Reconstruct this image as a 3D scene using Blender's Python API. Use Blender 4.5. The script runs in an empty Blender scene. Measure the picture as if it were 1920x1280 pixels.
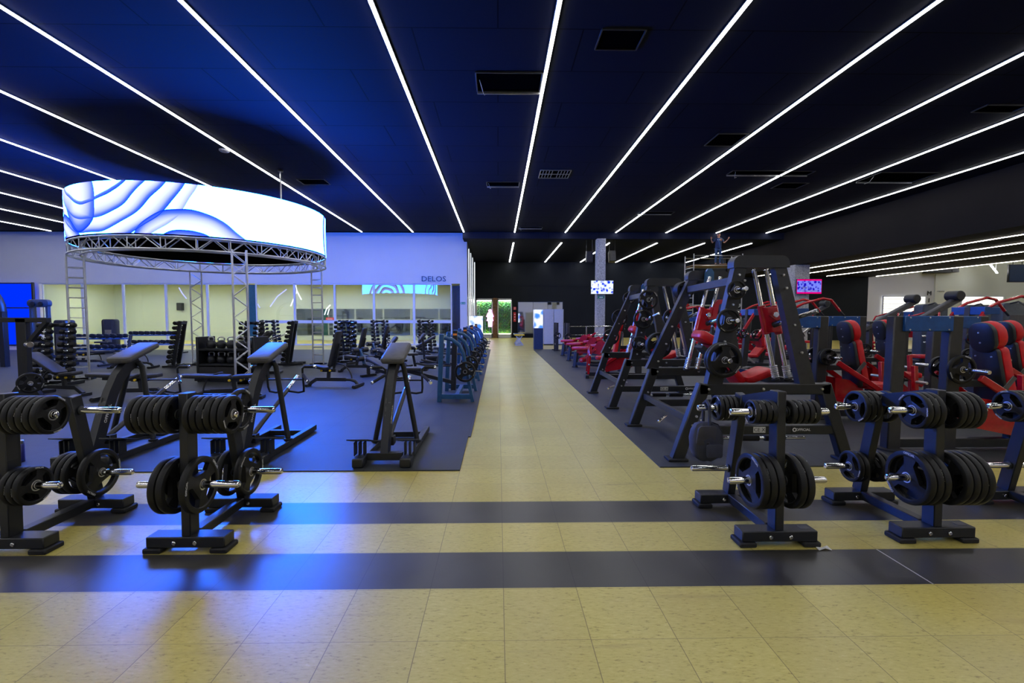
import bpy, bmesh, math, random
from mathutils import Vector as V, Matrix
R = math.radians
PI = math.pi
sc = bpy.context.scene
C = sc.collection
rnd = random.Random(7)

# ------------------------------------------------------------------ camera, world, exposure
cam_data = bpy.data.cameras.new('camera')
cam = bpy.data.objects.new('camera', cam_data)
C.objects.link(cam)
sc.camera = cam
cam_data.sensor_width = 36.0
cam_data.lens = 860.0 * 36.0 / 1920.0
cam_data.shift_x = (960 - 947.53) / 1920.0
cam_data.shift_y = 0.0
cam_data.clip_start = 0.05
cam.location = (0, 0, 1.6)
cam.rotation_euler = (R(90) - 0.05344, 0, -R(0.9))
w = bpy.data.worlds.new('world')
sc.world = w
w.use_nodes = True
w.node_tree.nodes['Background'].inputs[0].default_value = (0.55, 0.62, 0.75, 1)
w.node_tree.nodes['Background'].inputs[1].default_value = 0.0
sc.view_settings.view_transform = 'Standard'
sc.view_settings.look = 'None'
sc.view_settings.gamma = 1
sc.view_settings.exposure = 0.0
sc.view_settings.use_curve_mapping = False
sc.cycles.max_bounces = 8
sc.cycles.diffuse_bounces = 4
sc.cycles.glossy_bounces = 4
sc.cycles.transparent_max_bounces = 12
sc.cycles.caustics_reflective = False
sc.cycles.caustics_refractive = False
sc.cycles.sample_clamp_indirect = 6

STRIP = 31.0        # white LED strips
SCREEN = 1.0        # LED cylinder multiplier

# ------------------------------------------------------------------ materials
def mat(name, col, rough=0.5, metal=0.0, var=0.15, scale=14.0, bump=0.0, bscale=200.0, emit=None, es=0.0, spec=0.5, coat=0.0):
    m = bpy.data.materials.new(name)
    m.use_nodes = True
    nt = m.node_tree
    b = nt.nodes['Principled BSDF']
    b.inputs['Roughness'].default_value = rough
    b.inputs['Metallic'].default_value = metal
    b.inputs['Specular IOR Level'].default_value = spec
    b.inputs['Coat Weight'].default_value = coat
    tc = nt.nodes.new('ShaderNodeTexCoord')
    n = nt.nodes.new('ShaderNodeTexNoise')
    n.inputs['Scale'].default_value = scale
    n.inputs['Detail'].default_value = 3
    nt.links.new(tc.outputs['Object'], n.inputs['Vector'])
    r = nt.nodes.new('ShaderNodeValToRGB')
    r.color_ramp.elements[0].position = 0.3
    r.color_ramp.elements[1].position = 0.7
    r.color_ramp.elements[0].color = tuple(c * (1 - var) for c in col) + (1,)
    r.color_ramp.elements[1].color = tuple(min(1, c * (1 + var)) for c in col) + (1,)
    nt.links.new(n.outputs['Fac'], r.inputs['Fac'])
    nt.links.new(r.outputs['Color'], b.inputs['Base Color'])
    if bump:
        n2 = nt.nodes.new('ShaderNodeTexNoise')
        n2.inputs['Scale'].default_value = bscale
        nt.links.new(tc.outputs['Object'], n2.inputs['Vector'])
        bp = nt.nodes.new('ShaderNodeBump')
        bp.inputs['Strength'].default_value = bump
        bp.inputs['Distance'].default_value = 0.002
        nt.links.new(n2.outputs['Fac'], bp.inputs['Height'])
        nt.links.new(bp.outputs['Normal'], b.inputs['Normal'])
    if emit:
        b.inputs['Emission Color'].default_value = tuple(emit) + (1,)
        b.inputs['Emission Strength'].default_value = es
    return m

M = {}
M['black'] = mat('black_powder_coat', (0.0115, 0.013, 0.0155), 0.40, 0.0, bump=0.15, bscale=500)
M['grey'] = mat('charcoal_powder_coat', (0.024, 0.024, 0.025), 0.42, 0.0, bump=0.15, bscale=500)
M['rubber'] = mat('plate_rubber', (0.0068, 0.0068, 0.0072), 0.46, spec=0.32, bump=0.2, bscale=90)
M['foot'] = mat('foot_rubber', (0.008, 0.008, 0.009), 0.7)
M['vinyl'] = mat('black_vinyl', (0.022, 0.022, 0.024), 0.45, bump=0.15, bscale=260)
M['padgrey'] = mat('grey_vinyl', (0.07, 0.068, 0.068), 0.5, bump=0.15, bscale=260)
M['redvinyl'] = mat('red_vinyl', (0.55, 0.003, 0.010), 0.42, bump=0.12, bscale=260)
M['red'] = mat('red_paint', (0.45, 0.002, 0.010), 0.25, 0.15, coat=0.6)
M['bluepanel'] = mat('blue_panel_paint', (0.006, 0.065, 0.25), 0.35)
M['bluesteel'] = mat('blue_steel_paint', (0.02, 0.09, 0.22), 0.35)
M['chrome'] = mat('chrome', (0.82, 0.80, 0.76), 0.12, 1.0, var=0.04)
M['steel'] = mat('brushed_steel', (0.55, 0.55, 0.55), 0.3, 1.0, var=0.08)
M['alu'] = mat('truss_aluminium', (0.66, 0.68, 0.72), 0.32, 0.6, var=0.08)
M['white'] = mat('white_mark', (0.75, 0.75, 0.75), 0.5)
M['yellow'] = mat('yellow_plastic', (0.8, 0.55, 0.02), 0.4)
M['ceil'] = mat('ceiling_black_paint', (0.030, 0.031, 0.034), 0.75, var=0.1, scale=0.6)
M['ceilbrown'] = mat('soffit_dark_paint', (0.011, 0.0095, 0.0075), 0.8, spec=0.1, var=0.1, scale=0.8)
M['wallblack'] = mat('wall_black_paint', (0.009, 0.0115, 0.0145), 0.7, spec=0.15, var=0.1, scale=0.7)
M['wallwhite'] = mat('wall_white_paint', (0.55, 0.55, 0.56), 0.6, var=0.03, scale=0.5)
M['roomwall'] = mat('studio_wall_paint', (0.60, 0.63, 0.50), 0.6, var=0.03, scale=0.5)
M['frame'] = mat('white_window_frame', (0.6, 0.62, 0.66), 0.4, var=0.04)
M['wood'] = mat('brown_wood', (0.16, 0.08, 0.03), 0.5, var=0.5, scale=9)
M['locker'] = mat('locker_grey', (0.42, 0.44, 0.5), 0.4, var=0.04)
M['navy'] = mat('navy_laminate', (0.01, 0.03, 0.08), 0.4)
M['bagdark'] = mat('bag_nylon', (0.03, 0.034, 0.058), 0.7, bump=0.5, bscale=300)
M['baglight'] = mat('bag_trim', (0.045, 0.045, 0.055), 0.6)
M['skin'] = mat('skin', (0.55, 0.26, 0.14), 0.5)
M['shirt'] = mat('navy_cotton', (0.02, 0.04, 0.10), 0.8)
M['jeans'] = mat('denim', (0.04, 0.08, 0.13), 0.8)
M['hair'] = mat('dark_hair', (0.02, 0.012, 0.008), 0.6)
M['orange'] = mat('orange_print', (0.7, 0.22, 0.05), 0.6)
M['dark'] = mat('flat_black', (0.002, 0.002, 0.002), 0.9, spec=0.0)
M['sign'] = mat('sign_green', (0.02, 0.25, 0.12), 0.5)
M['teal'] = mat('teal_door_paint', (0.01, 0.09, 0.11), 0.4)
M['signred'] = mat('sign_red', (0.6, 0.03, 0.03), 0.5)
M['plastic'] = mat('pale_plastic', (0.5, 0.5, 0.48), 0.5)
M['bottle'] = mat('bottle_blue', (0.01, 0.015, 0.16), 0.35)
M['mirror'] = mat('mirror_glass', (0.75, 0.78, 0.8), 0.04, 1.0, var=0.01)
M['shroudgrey'] = mat('shroud_paint', (0.035, 0.05, 0.07), 0.4)
M['orangelabel'] = mat('orange_label', (0.85, 0.25, 0.03), 0.5)

def emission(name, col, s):
    m = bpy.data.materials.new(name)
    m.use_nodes = True
    nt = m.node_tree
    nt.nodes.clear()
    o = nt.nodes.new('ShaderNodeOutputMaterial')
    e = nt.nodes.new('ShaderNodeEmission')
    e.inputs[0].default_value = tuple(col) + (1,)
    e.inputs[1].default_value = s
    nt.links.new(e.outputs[0], o.inputs[0])
    return m
M['strip'] = emission('led_strip_white', (0.98, 0.98, 1.0), STRIP)
M['stripwarm'] = emission('led_strip_warm', (1.0, 0.92, 0.78), STRIP * 0.8)
M['roomlight'] = emission('studio_panel_light', (1.0, 1.0, 0.86), 55)
M['neonpink'] = emission('neon_pink', (1.0, 0.25, 0.8), 5)
M['neonwhite'] = emission('neon_white', (0.8, 0.8, 1.0), 4)
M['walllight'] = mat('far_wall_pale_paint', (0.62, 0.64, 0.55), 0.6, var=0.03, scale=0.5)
M['litwindow'] = emission('lit_window', (1.0, 0.98, 0.88), 1.6)
M['bluelit'] = emission('blue_led_wall', (0.0, 0.03, 1.0), 1.0)
M['sidestrip'] = emission('side_wall_strip', (0.75, 0.85, 1.0), 5.0)
M['caselamp'] = emission('case_lamp', (1.0, 1.0, 0.9), 130)
M['warmled'] = emission('warm_led', (1.0, 0.85, 0.5), 30)

def node_mat(name):
    m = bpy.data.materials.new(name)
    m.use_nodes = True
    nt = m.node_tree
    return m, nt, nt.nodes['Principled BSDF']

def N(nt, kind, **kw):
    n = nt.nodes.new(kind)
    for k, v in kw.items():
        if k.startswith('i_'):
            key = k[2:]
            key = int(key) if key.isdigit() else key.replace('_', ' ')
            n.inputs[key].default_value = v
        else:
            setattr(n, k, v)
    return n

def math_n(nt, op, a, b=None):
    n = nt.nodes.new('ShaderNodeMath')
    n.operation = op
    for i, x in enumerate((a, b)):
        if x is None: continue
        if isinstance(x, (int, float)): n.inputs[i].default_value = x
        else: nt.links.new(x, n.inputs[i])
    return n.outputs[0]

def mix_col(nt, fac, a, b):
    n = nt.nodes.new('ShaderNodeMix')
    n.data_type = 'RGBA'
    for key, x in ((0, fac), (6, a), (7, b)):
        if isinstance(x, (int, float)): n.inputs[key].default_value = x
        elif isinstance(x, tuple): n.inputs[key].default_value = x
        else: nt.links.new(x, n.inputs[key])
    return n.outputs[2]

def ramp(nt, fac, stops):
    r = nt.nodes.new('ShaderNodeValToRGB')
    el = r.color_ramp.elements
    while len(el) < len(stops): el.new(0.5)
    for e, (p, c) in zip(el, stops):
        e.position = p
        e.color = c
    nt.links.new(fac, r.inputs[0])
    return r.outputs[0]

def floor_mat():
    m, nt, b = node_mat('vinyl_tile_floor')
    L = nt.links.new
    T = 0.43
    tc = N(nt, 'ShaderNodeTexCoord')
    sep = N(nt, 'ShaderNodeSeparateXYZ')
    L(tc.outputs['Object'], sep.inputs[0])
    x, y = sep.outputs[0], sep.outputs[1]
    u = math_n(nt, 'DIVIDE', math_n(nt, 'ADD', x, 43 - 0.03), T)
    v = math_n(nt, 'DIVIDE', math_n(nt, 'ADD', y, 43 - 2.63 + 0.01), T)
    def edge(t, wd):
        f = math_n(nt, 'FRACT', t)
        d = math_n(nt, 'MINIMUM', f, math_n(nt, 'SUBTRACT', 1.0, f))
        return math_n(nt, 'LESS_THAN', d, wd)
    joint = math_n(nt, 'MAXIMUM', edge(u, 0.0045), edge(v, 0.0028))
    # per tile value
    cmb = N(nt, 'ShaderNodeCombineXYZ')
    L(math_n(nt, 'FLOOR', u), cmb.inputs[0]); L(math_n(nt, 'FLOOR', v), cmb.inputs[1])
    wn = N(nt, 'ShaderNodeTexWhiteNoise', noise_dimensions='3D')
    L(cmb.outputs[0], wn.inputs['Vector'])
    # speckle: streaks turned from tile to tile
    off = N(nt, 'ShaderNodeVectorMath', operation='ADD')
    L(tc.outputs['Object'], off.inputs[0]); L(wn.outputs['Color'], off.inputs[1])
    mp = N(nt, 'ShaderNodeMapping')
    mp.inputs['Scale'].default_value = (1.0, 3.0, 1.0)
    mp.inputs['Rotation'].default_value = (0, 0, R(20))
    L(off.outputs[0], mp.inputs['Vector'])
    n1 = N(nt, 'ShaderNodeTexNoise', i_Scale=26.0, i_Detail=5.0, i_Roughness=0.7)
    L(mp.outputs[0], n1.inputs['Vector'])
    n2 = N(nt, 'ShaderNodeTexNoise', i_Scale=1.3, i_Detail=3.0)
    L(tc.outputs['Object'], n2.inputs['Vector'])
    c = ramp(nt, n1.outputs['Fac'], [(0.30, (0.24, 0.17, 0.035, 1)), (0.42, (0.54, 0.45, 0.11, 1)), (0.62, (0.60, 0.51, 0.14, 1)), (0.75, (0.70, 0.63, 0.26, 1))])
    c = mix_col(nt, math_n(nt, 'MULTIPLY', wn.outputs['Value'], 0.22), c, (0.34, 0.27, 0.085, 1))
    c = mix_col(nt, ramp(nt, n2.outputs['Fac'], [(0.45, (0, 0, 0, 1)), (0.75, (0.22, 0.22, 0.22, 1))]), c, (0.40, 0.30, 0.10, 1))
    # long faint drag marks
    mp3 = N(nt, 'ShaderNodeMapping')
    mp3.inputs['Scale'].default_value = (0.5, 6.0, 1.0)
    mp3.inputs['Rotation'].default_value = (0, 0, R(-35))
    L(tc.outputs['Object'], mp3.inputs['Vector'])
    n3 = N(nt, 'ShaderNodeTexNoise', i_Scale=1.6, i_Detail=4.0)
    L(mp3.outputs[0], n3.inputs['Vector'])
    c = mix_col(nt, ramp(nt, n3.outputs['Fac'], [(0.62, (0, 0, 0, 1)), (0.74, (0.5, 0.5, 0.5, 1))]), c, (0.34, 0.25, 0.08, 1))
    # two dark bands across
    def band(a, bb):
        return math_n(nt, 'MULTIPLY', math_n(nt, 'GREATER_THAN', y, a), math_n(nt, 'LESS_THAN', y, bb))
    bands = math_n(nt, 'MAXIMUM', band(2.63, 3.045), band(3.49, 3.90))
    dk = ramp(nt, n2.outputs['Fac'], [(0.3, (0.030, 0.028, 0.024, 1)), (0.7, (0.064, 0.060, 0.052, 1))])
    c = mix_col(nt, bands, c, dk)
    jcol = mix_col(nt, bands, (0.12, 0.085, 0.03, 1), (0.012, 0.012, 0.013, 1))
    c = mix_col(nt, math_n(nt, 'MULTIPLY', joint, 0.75), c, jcol)
    line = math_n(nt, 'MULTIPLY', bands, math_n(nt, 'LESS_THAN', math_n(nt, 'ABSOLUTE', math_n(nt, 'SUBTRACT', x, 2.61)), 0.004))
    line = math_n(nt, 'MULTIPLY', line, math_n(nt, 'LESS_THAN', y, 3.1))
    c = mix_col(nt, line, c, (0.5, 0.5, 0.48, 1))
    L(c, b.inputs['Base Color'])
    rr = ramp(nt, n2.outputs['Fac'], [(0.3, (0.285, 0.285, 0.285, 1)), (0.75, (0.37, 0.37, 0.37, 1))])
    L(rr, b.inputs['Roughness'])
    b.inputs['Specular IOR Level'].default_value = 0.5
    return m
M['floor'] = floor_mat()

def rubber_floor_mat():
    m, nt, b = node_mat('rubber_flooring')
    L = nt.links.new
    tc = N(nt, 'ShaderNodeTexCoord')
    sep = N(nt, 'ShaderNodeSeparateXYZ')
    L(tc.outputs['Object'], sep.inputs[0])
    def edge(t, wd):
        f = math_n(nt, 'FRACT', math_n(nt, 'ADD', t, 50.0))
        d = math_n(nt, 'MINIMUM', f, math_n(nt, 'SUBTRACT', 1.0, f))
        return math_n(nt, 'LESS_THAN', d, wd)
    j = math_n(nt, 'MAXIMUM', edge(math_n(nt, 'ADD', sep.outputs[0], 0.4), 0.004), edge(math_n(nt, 'ADD', sep.outputs[1], 0.32), 0.005))
    n = N(nt, 'ShaderNodeTexNoise', i_Scale=1.4, i_Detail=6.0)
    L(tc.outputs['Object'], n.inputs['Vector'])
    n2 = N(nt, 'ShaderNodeTexNoise', i_Scale=240.0, i_Detail=1.0)
    L(tc.outputs['Object'], n2.inputs['Vector'])
    c = ramp(nt, n.outputs['Fac'], [(0.3, (0.020, 0.023, 0.0265, 1)), (0.7, (0.032, 0.036, 0.040, 1))])
    c = mix_col(nt, ramp(nt, n2.outputs['Fac'], [(0.72, (0, 0, 0, 1)), (0.76, (0.35, 0.35, 0.35, 1))]), c, (0.2, 0.2, 0.2, 1))
    c = mix_col(nt, math_n(nt, 'MULTIPLY', j, 0.85), c, (0.006, 0.006, 0.006, 1))
    L(c, b.inputs['Base Color'])
    b.inputs['Roughness'].default_value = 0.55
    bp = N(nt, 'ShaderNodeBump', i_Strength=0.25, i_Distance=0.002)
    L(n2.outputs['Fac'], bp.inputs['Height'])
    L(bp.outputs[0], b.inputs['Normal'])
    return m
M['mat'] = rubber_floor_mat()

def ceiling_mat():
    m, nt, b = node_mat('ceiling_boards')
    L = nt.links.new
    tc = N(nt, 'ShaderNodeTexCoord')
    br = N(nt, 'ShaderNodeTexBrick', i_Scale=1.0)
    br.inputs['Color1'].default_value = (0.0100, 0.0120, 0.0215, 1)
    br.inputs['Color2'].default_value = (0.0112, 0.0135, 0.0240, 1)
    br.inputs['Mortar'].default_value = (0.0025, 0.0025, 0.003, 1)
    br.inputs['Mortar Size'].default_value = 0.012
    br.inputs['Brick Width'].default_value = 2.72
    br.inputs['Row Height'].default_value = 1.25
    L(tc.outputs['Object'], br.inputs['Vector'])
    L(br.outputs['Color'], b.inputs['Base Color'])
    b.inputs['Roughness'].default_value = 0.8
    b.inputs['Specular IOR Level'].default_value = 0.06
    return m
M['ceil'] = ceiling_mat()

def glass_mat():
    m = bpy.data.materials.new('window_glass')
    m.use_nodes = True
    nt = m.node_tree
    nt.nodes.clear()
    o = N(nt, 'ShaderNodeOutputMaterial')
    t = N(nt, 'ShaderNodeBsdfTransparent')
    t.inputs[0].default_value = (0.90, 0.95, 0.92, 1)
    g = N(nt, 'ShaderNodeBsdfGlossy')
    g.inputs['Roughness'].default_value = 0.01
    f = N(nt, 'ShaderNodeFresnel', i_IOR=1.5)
    ge = N(nt, 'ShaderNodeNewGeometry')
    nt.links.new(math_n(nt, 'SUBTRACT', 1.5, math_n(nt, 'MULTIPLY', ge.outputs['Backfacing'], 1.5 - 1 / 1.5)), f.inputs['IOR'])
    ff = math_n(nt, 'MULTIPLY', f.outputs[0], 1.6)
    mx = N(nt, 'ShaderNodeMixShader')
    nt.links.new(ff, mx.inputs[0]); nt.links.new(t.outputs[0], mx.inputs[1]); nt.links.new(g.outputs[0], mx.inputs[2])
    nt.links.new(mx.outputs[0], o.inputs[0])
    return m
M['glass'] = glass_mat()

def screen_mat():
    """LED facade: white field with blue layered petals, given off as light."""
    m = bpy.data.materials.new('led_facade_picture')
    m.use_nodes = True
    nt = m.node_tree
    nt.nodes.clear()
    L = nt.links.new
    o = N(nt, 'ShaderNodeOutputMaterial')
    e = N(nt, 'ShaderNodeEmission')
    uv = N(nt, 'ShaderNodeUVMap', uv_map='UVMap')
    sep = N(nt, 'ShaderNodeSeparateXYZ')
    L(uv.outputs[0], sep.inputs[0])
    nd = N(nt, 'ShaderNodeTexNoise', i_Scale=0.9, i_Detail=1.0)
    L(uv.outputs[0], nd.inputs['Vector'])
    sd = N(nt, 'ShaderNodeSeparateColor')
    L(nd.outputs['Color'], sd.inputs[0])
    U = math_n(nt, 'ADD', sep.outputs[0], math_n(nt, 'MULTIPLY', math_n(nt, 'SUBTRACT', sd.outputs[0], 0.5), 0.3))
    W = math_n(nt, 'ADD', sep.outputs[1], math_n(nt, 'MULTIPLY', math_n(nt, 'SUBTRACT', sd.outputs[1], 0.5), 0.3))
    # layered arcs round three centres: saw-tooth radius gives the shaded edge of each petal
    out = None
    for (cu, cw, r0, r1, st, k, ph) in ((3.0, 2.35, 1.55, 2.85, 0.325, 1.0, -0.85), (2.75, 1.1, 0.0, 0.75, 0.75, 0.8, -1.2), (2.3, -0.6, 0.0, 1.1, 0.55, 1.0, 1.3), (5.75, -0.9, 0.0, 1.45, 0.48, 1.0, 2.0), (10.3, 0.35, 0.0, 0.8, 0.4, 0.7, 3.0), (14.5, -0.4, 0.0, 1.6, 0.4, 1.0, 1.0)):
        du = math_n(nt, 'SUBTRACT', U, cu)
        dw = math_n(nt, 'MULTIPLY', math_n(nt, 'SUBTRACT', W, cw), k)
        d = math_n(nt, 'SQRT', math_n(nt, 'ADD', math_n(nt, 'MULTIPLY', du, du), math_n(nt, 'MULTIPLY', dw, dw)))
        ang = math_n(nt, 'ARCTAN2', dw, du)
        d2 = math_n(nt, 'ADD', d, math_n(nt, 'MULTIPLY', math_n(nt, 'SINE', math_n(nt, 'MULTIPLY', ang, 2.0)), 0.16))
        saw = math_n(nt, 'FRACT', math_n(nt, 'DIVIDE', d2, st))
        inside = math_n(nt, 'MULTIPLY', math_n(nt, 'LESS_THAN', d2, r1), math_n(nt, 'GREATER_THAN', d2, r0))
        deep = math_n(nt, 'POWER', saw, 2.6)
        fade = math_n(nt, 'ADD', 0.5, math_n(nt, 'MULTIPLY', 0.5, math_n(nt, 'COSINE', math_n(nt, 'SUBTRACT', ang, ph))))
        val = math_n(nt, 'MULTIPLY', math_n(nt, 'MULTIPLY', inside, deep), math_n(nt, 'MAXIMUM', fade, 0.2))
        out = val if out is None else math_n(nt, 'MAXIMUM', out, val)
    n = N(nt, 'ShaderNodeTexNoise', i_Scale=60.0)
    L(uv.outputs[0], n.inputs['Vector'])
    col = ramp(nt, out, [(0.0, (1.03, 14.0, 112.0, 1)), (0.12, (0.90, 1.0, 12.0, 1)), (0.35, (0.55, 0.65, 4.0, 1)), (0.6, (0.12, 0.24, 2.0, 1)), (0.95, (0.0, 0.06, 1.2, 1))])
    L(col, e.inputs[0])
    e.inputs[1].default_value = SCREEN
    L(e.outputs[0], o.inputs[0])
    return m
M['screen'] = screen_mat()

def tv_mat(name, dark, light, s, scale):
    m = bpy.data.materials.new(name)
    m.use_nodes = True
    nt = m.node_tree
    nt.nodes.clear()
    o = N(nt, 'ShaderNodeOutputMaterial'); e = N(nt, 'ShaderNodeEmission')
    tc = N(nt, 'ShaderNodeTexCoord')
    v = N(nt, 'ShaderNodeTexVoronoi', i_Scale=scale)
    nt.links.new(tc.outputs['Object'], v.inputs['Vector'])
    n = N(nt, 'ShaderNodeTexNoise', i_Scale=scale * 0.8, i_Detail=4.0)
    nt.links.new(tc.outputs['Object'], n.inputs['Vector'])
    f = math_n(nt, 'ADD', math_n(nt, 'MULTIPLY', v.outputs['Distance'], 0.5), math_n(nt, 'MULTIPLY', n.outputs['Fac'], 0.6))
    c = ramp(nt, f, [(0.42, dark + (1,)), (0.5, tuple((a + b) / 2 for a, b in zip(dark, light)) + (1,)), (0.58, light + (1,))])
    nt.links.new(c, e.inputs[0])
    e.inputs[1].default_value = s
    nt.links.new(e.outputs[0], o.inputs[0])
    return m
M['tvblue'] = tv_mat('television_picture_blue', (0.0, 0.03, 0.75), (0.8, 0.9, 1.0), 1.2, 6)
M['tvviolet'] = tv_mat('television_picture_violet', (0.01, 0.0, 0.5), (0.2, 0.25, 1.0), 1.0, 7)
M['tvpink'] = emission('television_border_pink', (0.8, 0.0, 0.18), 1.0)
M['ledice'] = tv_mat('led_box_picture', (0.05, 0.2, 0.9), (0.9, 0.95, 1.0), 1.6, 2.2)

def moss_mat():
    m, nt, b = node_mat('green_wall_leaves')
    tc = N(nt, 'ShaderNodeTexCoord')
    v = N(nt, 'ShaderNodeTexVoronoi', i_Scale=9.0)
    nt.links.new(tc.outputs['Object'], v.inputs['Vector'])
    n = N(nt, 'ShaderNodeTexNoise', i_Scale=2.0, i_Detail=5.0)
    nt.links.new(tc.outputs['Object'], n.inputs['Vector'])
    c = ramp(nt, n.outputs['Fac'], [(0.35, (0.02, 0.22, 0.04, 1)), (0.5, (0.06, 0.42, 0.05, 1)), (0.65, (0.32, 0.5, 0.03, 1))])
    c = mix_col(nt, ramp(nt, v.outputs['Distance'], [(0.25, (0, 0, 0, 1)), (0.6, (0.8, 0.8, 0.8, 1))]), c, (0.005, 0.04, 0.008, 1))
    nt.links.new(c, b.inputs['Base Color'])
    bp = N(nt, 'ShaderNodeBump', i_Strength=1.0, i_Distance=0.05)
    nt.links.new(v.outputs['Distance'], bp.inputs['Height'])
    nt.links.new(bp.outputs[0], b.inputs['Normal'])
    return m
M['moss'] = moss_mat()

def terrazzo_mat():
    m, nt, b = node_mat('speckled_column_cladding')
    tc = N(nt, 'ShaderNodeTexCoord')
    v = N(nt, 'ShaderNodeTexVoronoi', i_Scale=40.0)
    nt.links.new(tc.outputs['Object'], v.inputs['Vector'])
    c = ramp(nt, v.outputs['Color'], [(0.3, (0.22, 0.22, 0.21, 1)), (0.6, (0.46, 0.46, 0.44, 1))])
    nt.links.new(c, b.inputs['Base Color'])
    return m
M['terrazzo'] = terrazzo_mat()

# ------------------------------------------------------------------ mesh helpers
def frame_of(d, up=V((0, 0, 1))):
    d = d.normalized()
    if abs(d.dot(up)) > 0.98: up = V((0, 1, 0)) if abs(d.y) < 0.9 else V((1, 0, 0))
    s = d.cross(up).normalized()
    return d, s, s.cross(d).normalized()

class MB:
    def __init__(self): self.v = []; self.f = []
    def add(self, vs, fs):
        o = len(self.v)
        self.v += [tuple(p) for p in vs]
        self.f += [tuple(i + o for i in q) for q in fs]
        return self
    def obox(self, c, ax, hs, ch=0.004):
        """box round c along the axes ax with half sizes hs and chamfered edges"""
        c = V(c); ch = min(ch, min(hs) * 0.45)
        vs, idx = [], {}
        for sx in (-1, 1):
            for sy in (-1, 1):
                for sz in (-1, 1):
                    for k in range(3):
                        h = [hs[0] - ch, hs[1] - ch, hs[2] - ch]
                        h[k] = hs[k]
                        idx[(sx, sy, sz, k)] = len(vs)
                        vs.append(c + ax[0] * (sx * h[0]) + ax[1] * (sy * h[1]) + ax[2] * (sz * h[2]))
        fs = []
        sg = (-1, 1)
        for k in range(3):
            a, b = [i for i in range(3) if i != k]
            for s in sg:
                q = []
                for (p, r) in ((-1, -1), (1, -1), (1, 1), (-1, 1)):
                    t = [0, 0, 0]; t[k] = s; t[a] = p; t[b] = r
                    q.append(idx[(*t, k)])
                fs.append(q)
            for p in sg:
                for r in sg:
                    t0 = [0, 0, 0]; t1 = [0, 0, 0]
                    t0[a] = p; t0[b] = r; t0[k] = -1
                    t1[a] = p; t1[b] = r; t1[k] = 1
                    fs.append([idx[(*t0, a)], idx[(*t1, a)], idx[(*t1, b)], idx[(*t0, b)]])
        for sx in sg:
            for sy in sg:
                for sz in sg:
                    fs.append([idx[(sx, sy, sz, k)] for k in range(3)])
        return self.add(vs, fs)
    def box(self, c, s, ch=0.004, rot=None):
        ax = [V((1, 0, 0)), V((0, 1, 0)), V((0, 0, 1))]
        if rot is not None: ax = [rot @ a for a in ax]
        return self.obox(c, ax, [k / 2 for k in s], ch)
    def bar(self, p0, p1, wd, h, up=V((0, 0, 1)), ch=0.005):
        p0, p1 = V(p0), V(p1)
        d, s, u = frame_of(p1 - p0, V(up))
        return self.obox((p0 + p1) / 2, [d, s, u], [(p1 - p0).length / 2, wd / 2, h / 2], ch)
    def tube(self, pts, r, n=10, caps=True):
        pts = [V(p) for p in pts]
        rr = r if isinstance(r, (list, tuple)) else [r] * len(pts)
        vs, fs = [], []
        ref = None
        for i, p in enumerate(pts):
            d = (pts[min(i + 1, len(pts) - 1)] - pts[max(i - 1, 0)]).normalized()
            if ref is None: _, s, u = frame_of(d)
            else:
                s = (ref - d * ref.dot(d)).normalized(); u = d.cross(s) * -1
                u = s.cross(d)
            ref = s
            k = 1.0
            if 0 < i < len(pts) - 1:
                a = (pts[i] - pts[i - 1]).normalized(); b = (pts[i + 1] - pts[i]).normalized()
                k = 1.0 / max(0.6, math.cos(a.angle(b, 0) / 2))
            for j in range(n):
                t = 2 * PI * j / n
                vs.append(p + (s * math.cos(t) + u * math.sin(t)) * rr[i] * (k if k < 1.2 else 1.1))
        for i in range(len(pts) - 1):
            for j in range(n):
                fs.append((i * n + j, i * n + (j + 1) % n, (i + 1) * n + (j + 1) % n, (i + 1) * n + j))
        if caps:
            fs.append(tuple(range(n))[::-1])
            fs.append(tuple((len(pts) - 1) * n + j for j in range(n)))
        return self.add(vs, fs)
    def cyl(self, p0, p1, r, n=16, ch=0.0):
        p0, p1 = V(p0), V(p1)
        if ch <= 0: return self.tube([p0, p1], r, n)
        d = (p1 - p0).normalized()
        return self.tube([p0, p0 + d * ch * 0.99, p1 - d * ch * 0.99, p1], [r - ch, r, r, r - ch], n)
    def lathe(self, prof, o, d, n=24, ring=False):
        o = V(o); d, s, u = frame_of(V(d))
        vs, fs = [], []
        for (r, z) in prof:
            for j in range(n):
                t = 2 * PI * j / n
                vs.append(o + d * z + (s * math.cos(t) + u * math.sin(t)) * r)
        K = len(prof)
        for i in range(K if ring else K - 1):
            q = (i + 1) % K
            for j in range(n):
                fs.append((i * n + j, i * n + (j + 1) % n, q * n + (j + 1) % n, q * n + j))
        if not ring:
            fs.append(tuple(range(n))[::-1]); fs.append(tuple((K - 1) * n + j for j in range(n)))
        return self.add(vs, fs)
    def prism(self, poly, o, u, w_, th):
        """polygon in the plane (u, w) through o, given thickness th along u x w, centred"""
        o, u, w_ = V(o), V(u).normalized(), V(w_).normalized()
        nrm = u.cross(w_)
        n = len(poly)
        vs = [o + u * a + w_ * b - nrm * th / 2 for a, b in poly] + [o + u * a + w_ * b + nrm * th / 2 for a, b in poly]
        fs = [tuple(range(n))[::-1], tuple(range(n, 2 * n))] + [(i, (i + 1) % n, n + (i + 1) % n, n + i) for i in range(n)]
        return self.add(vs, fs)
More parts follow.
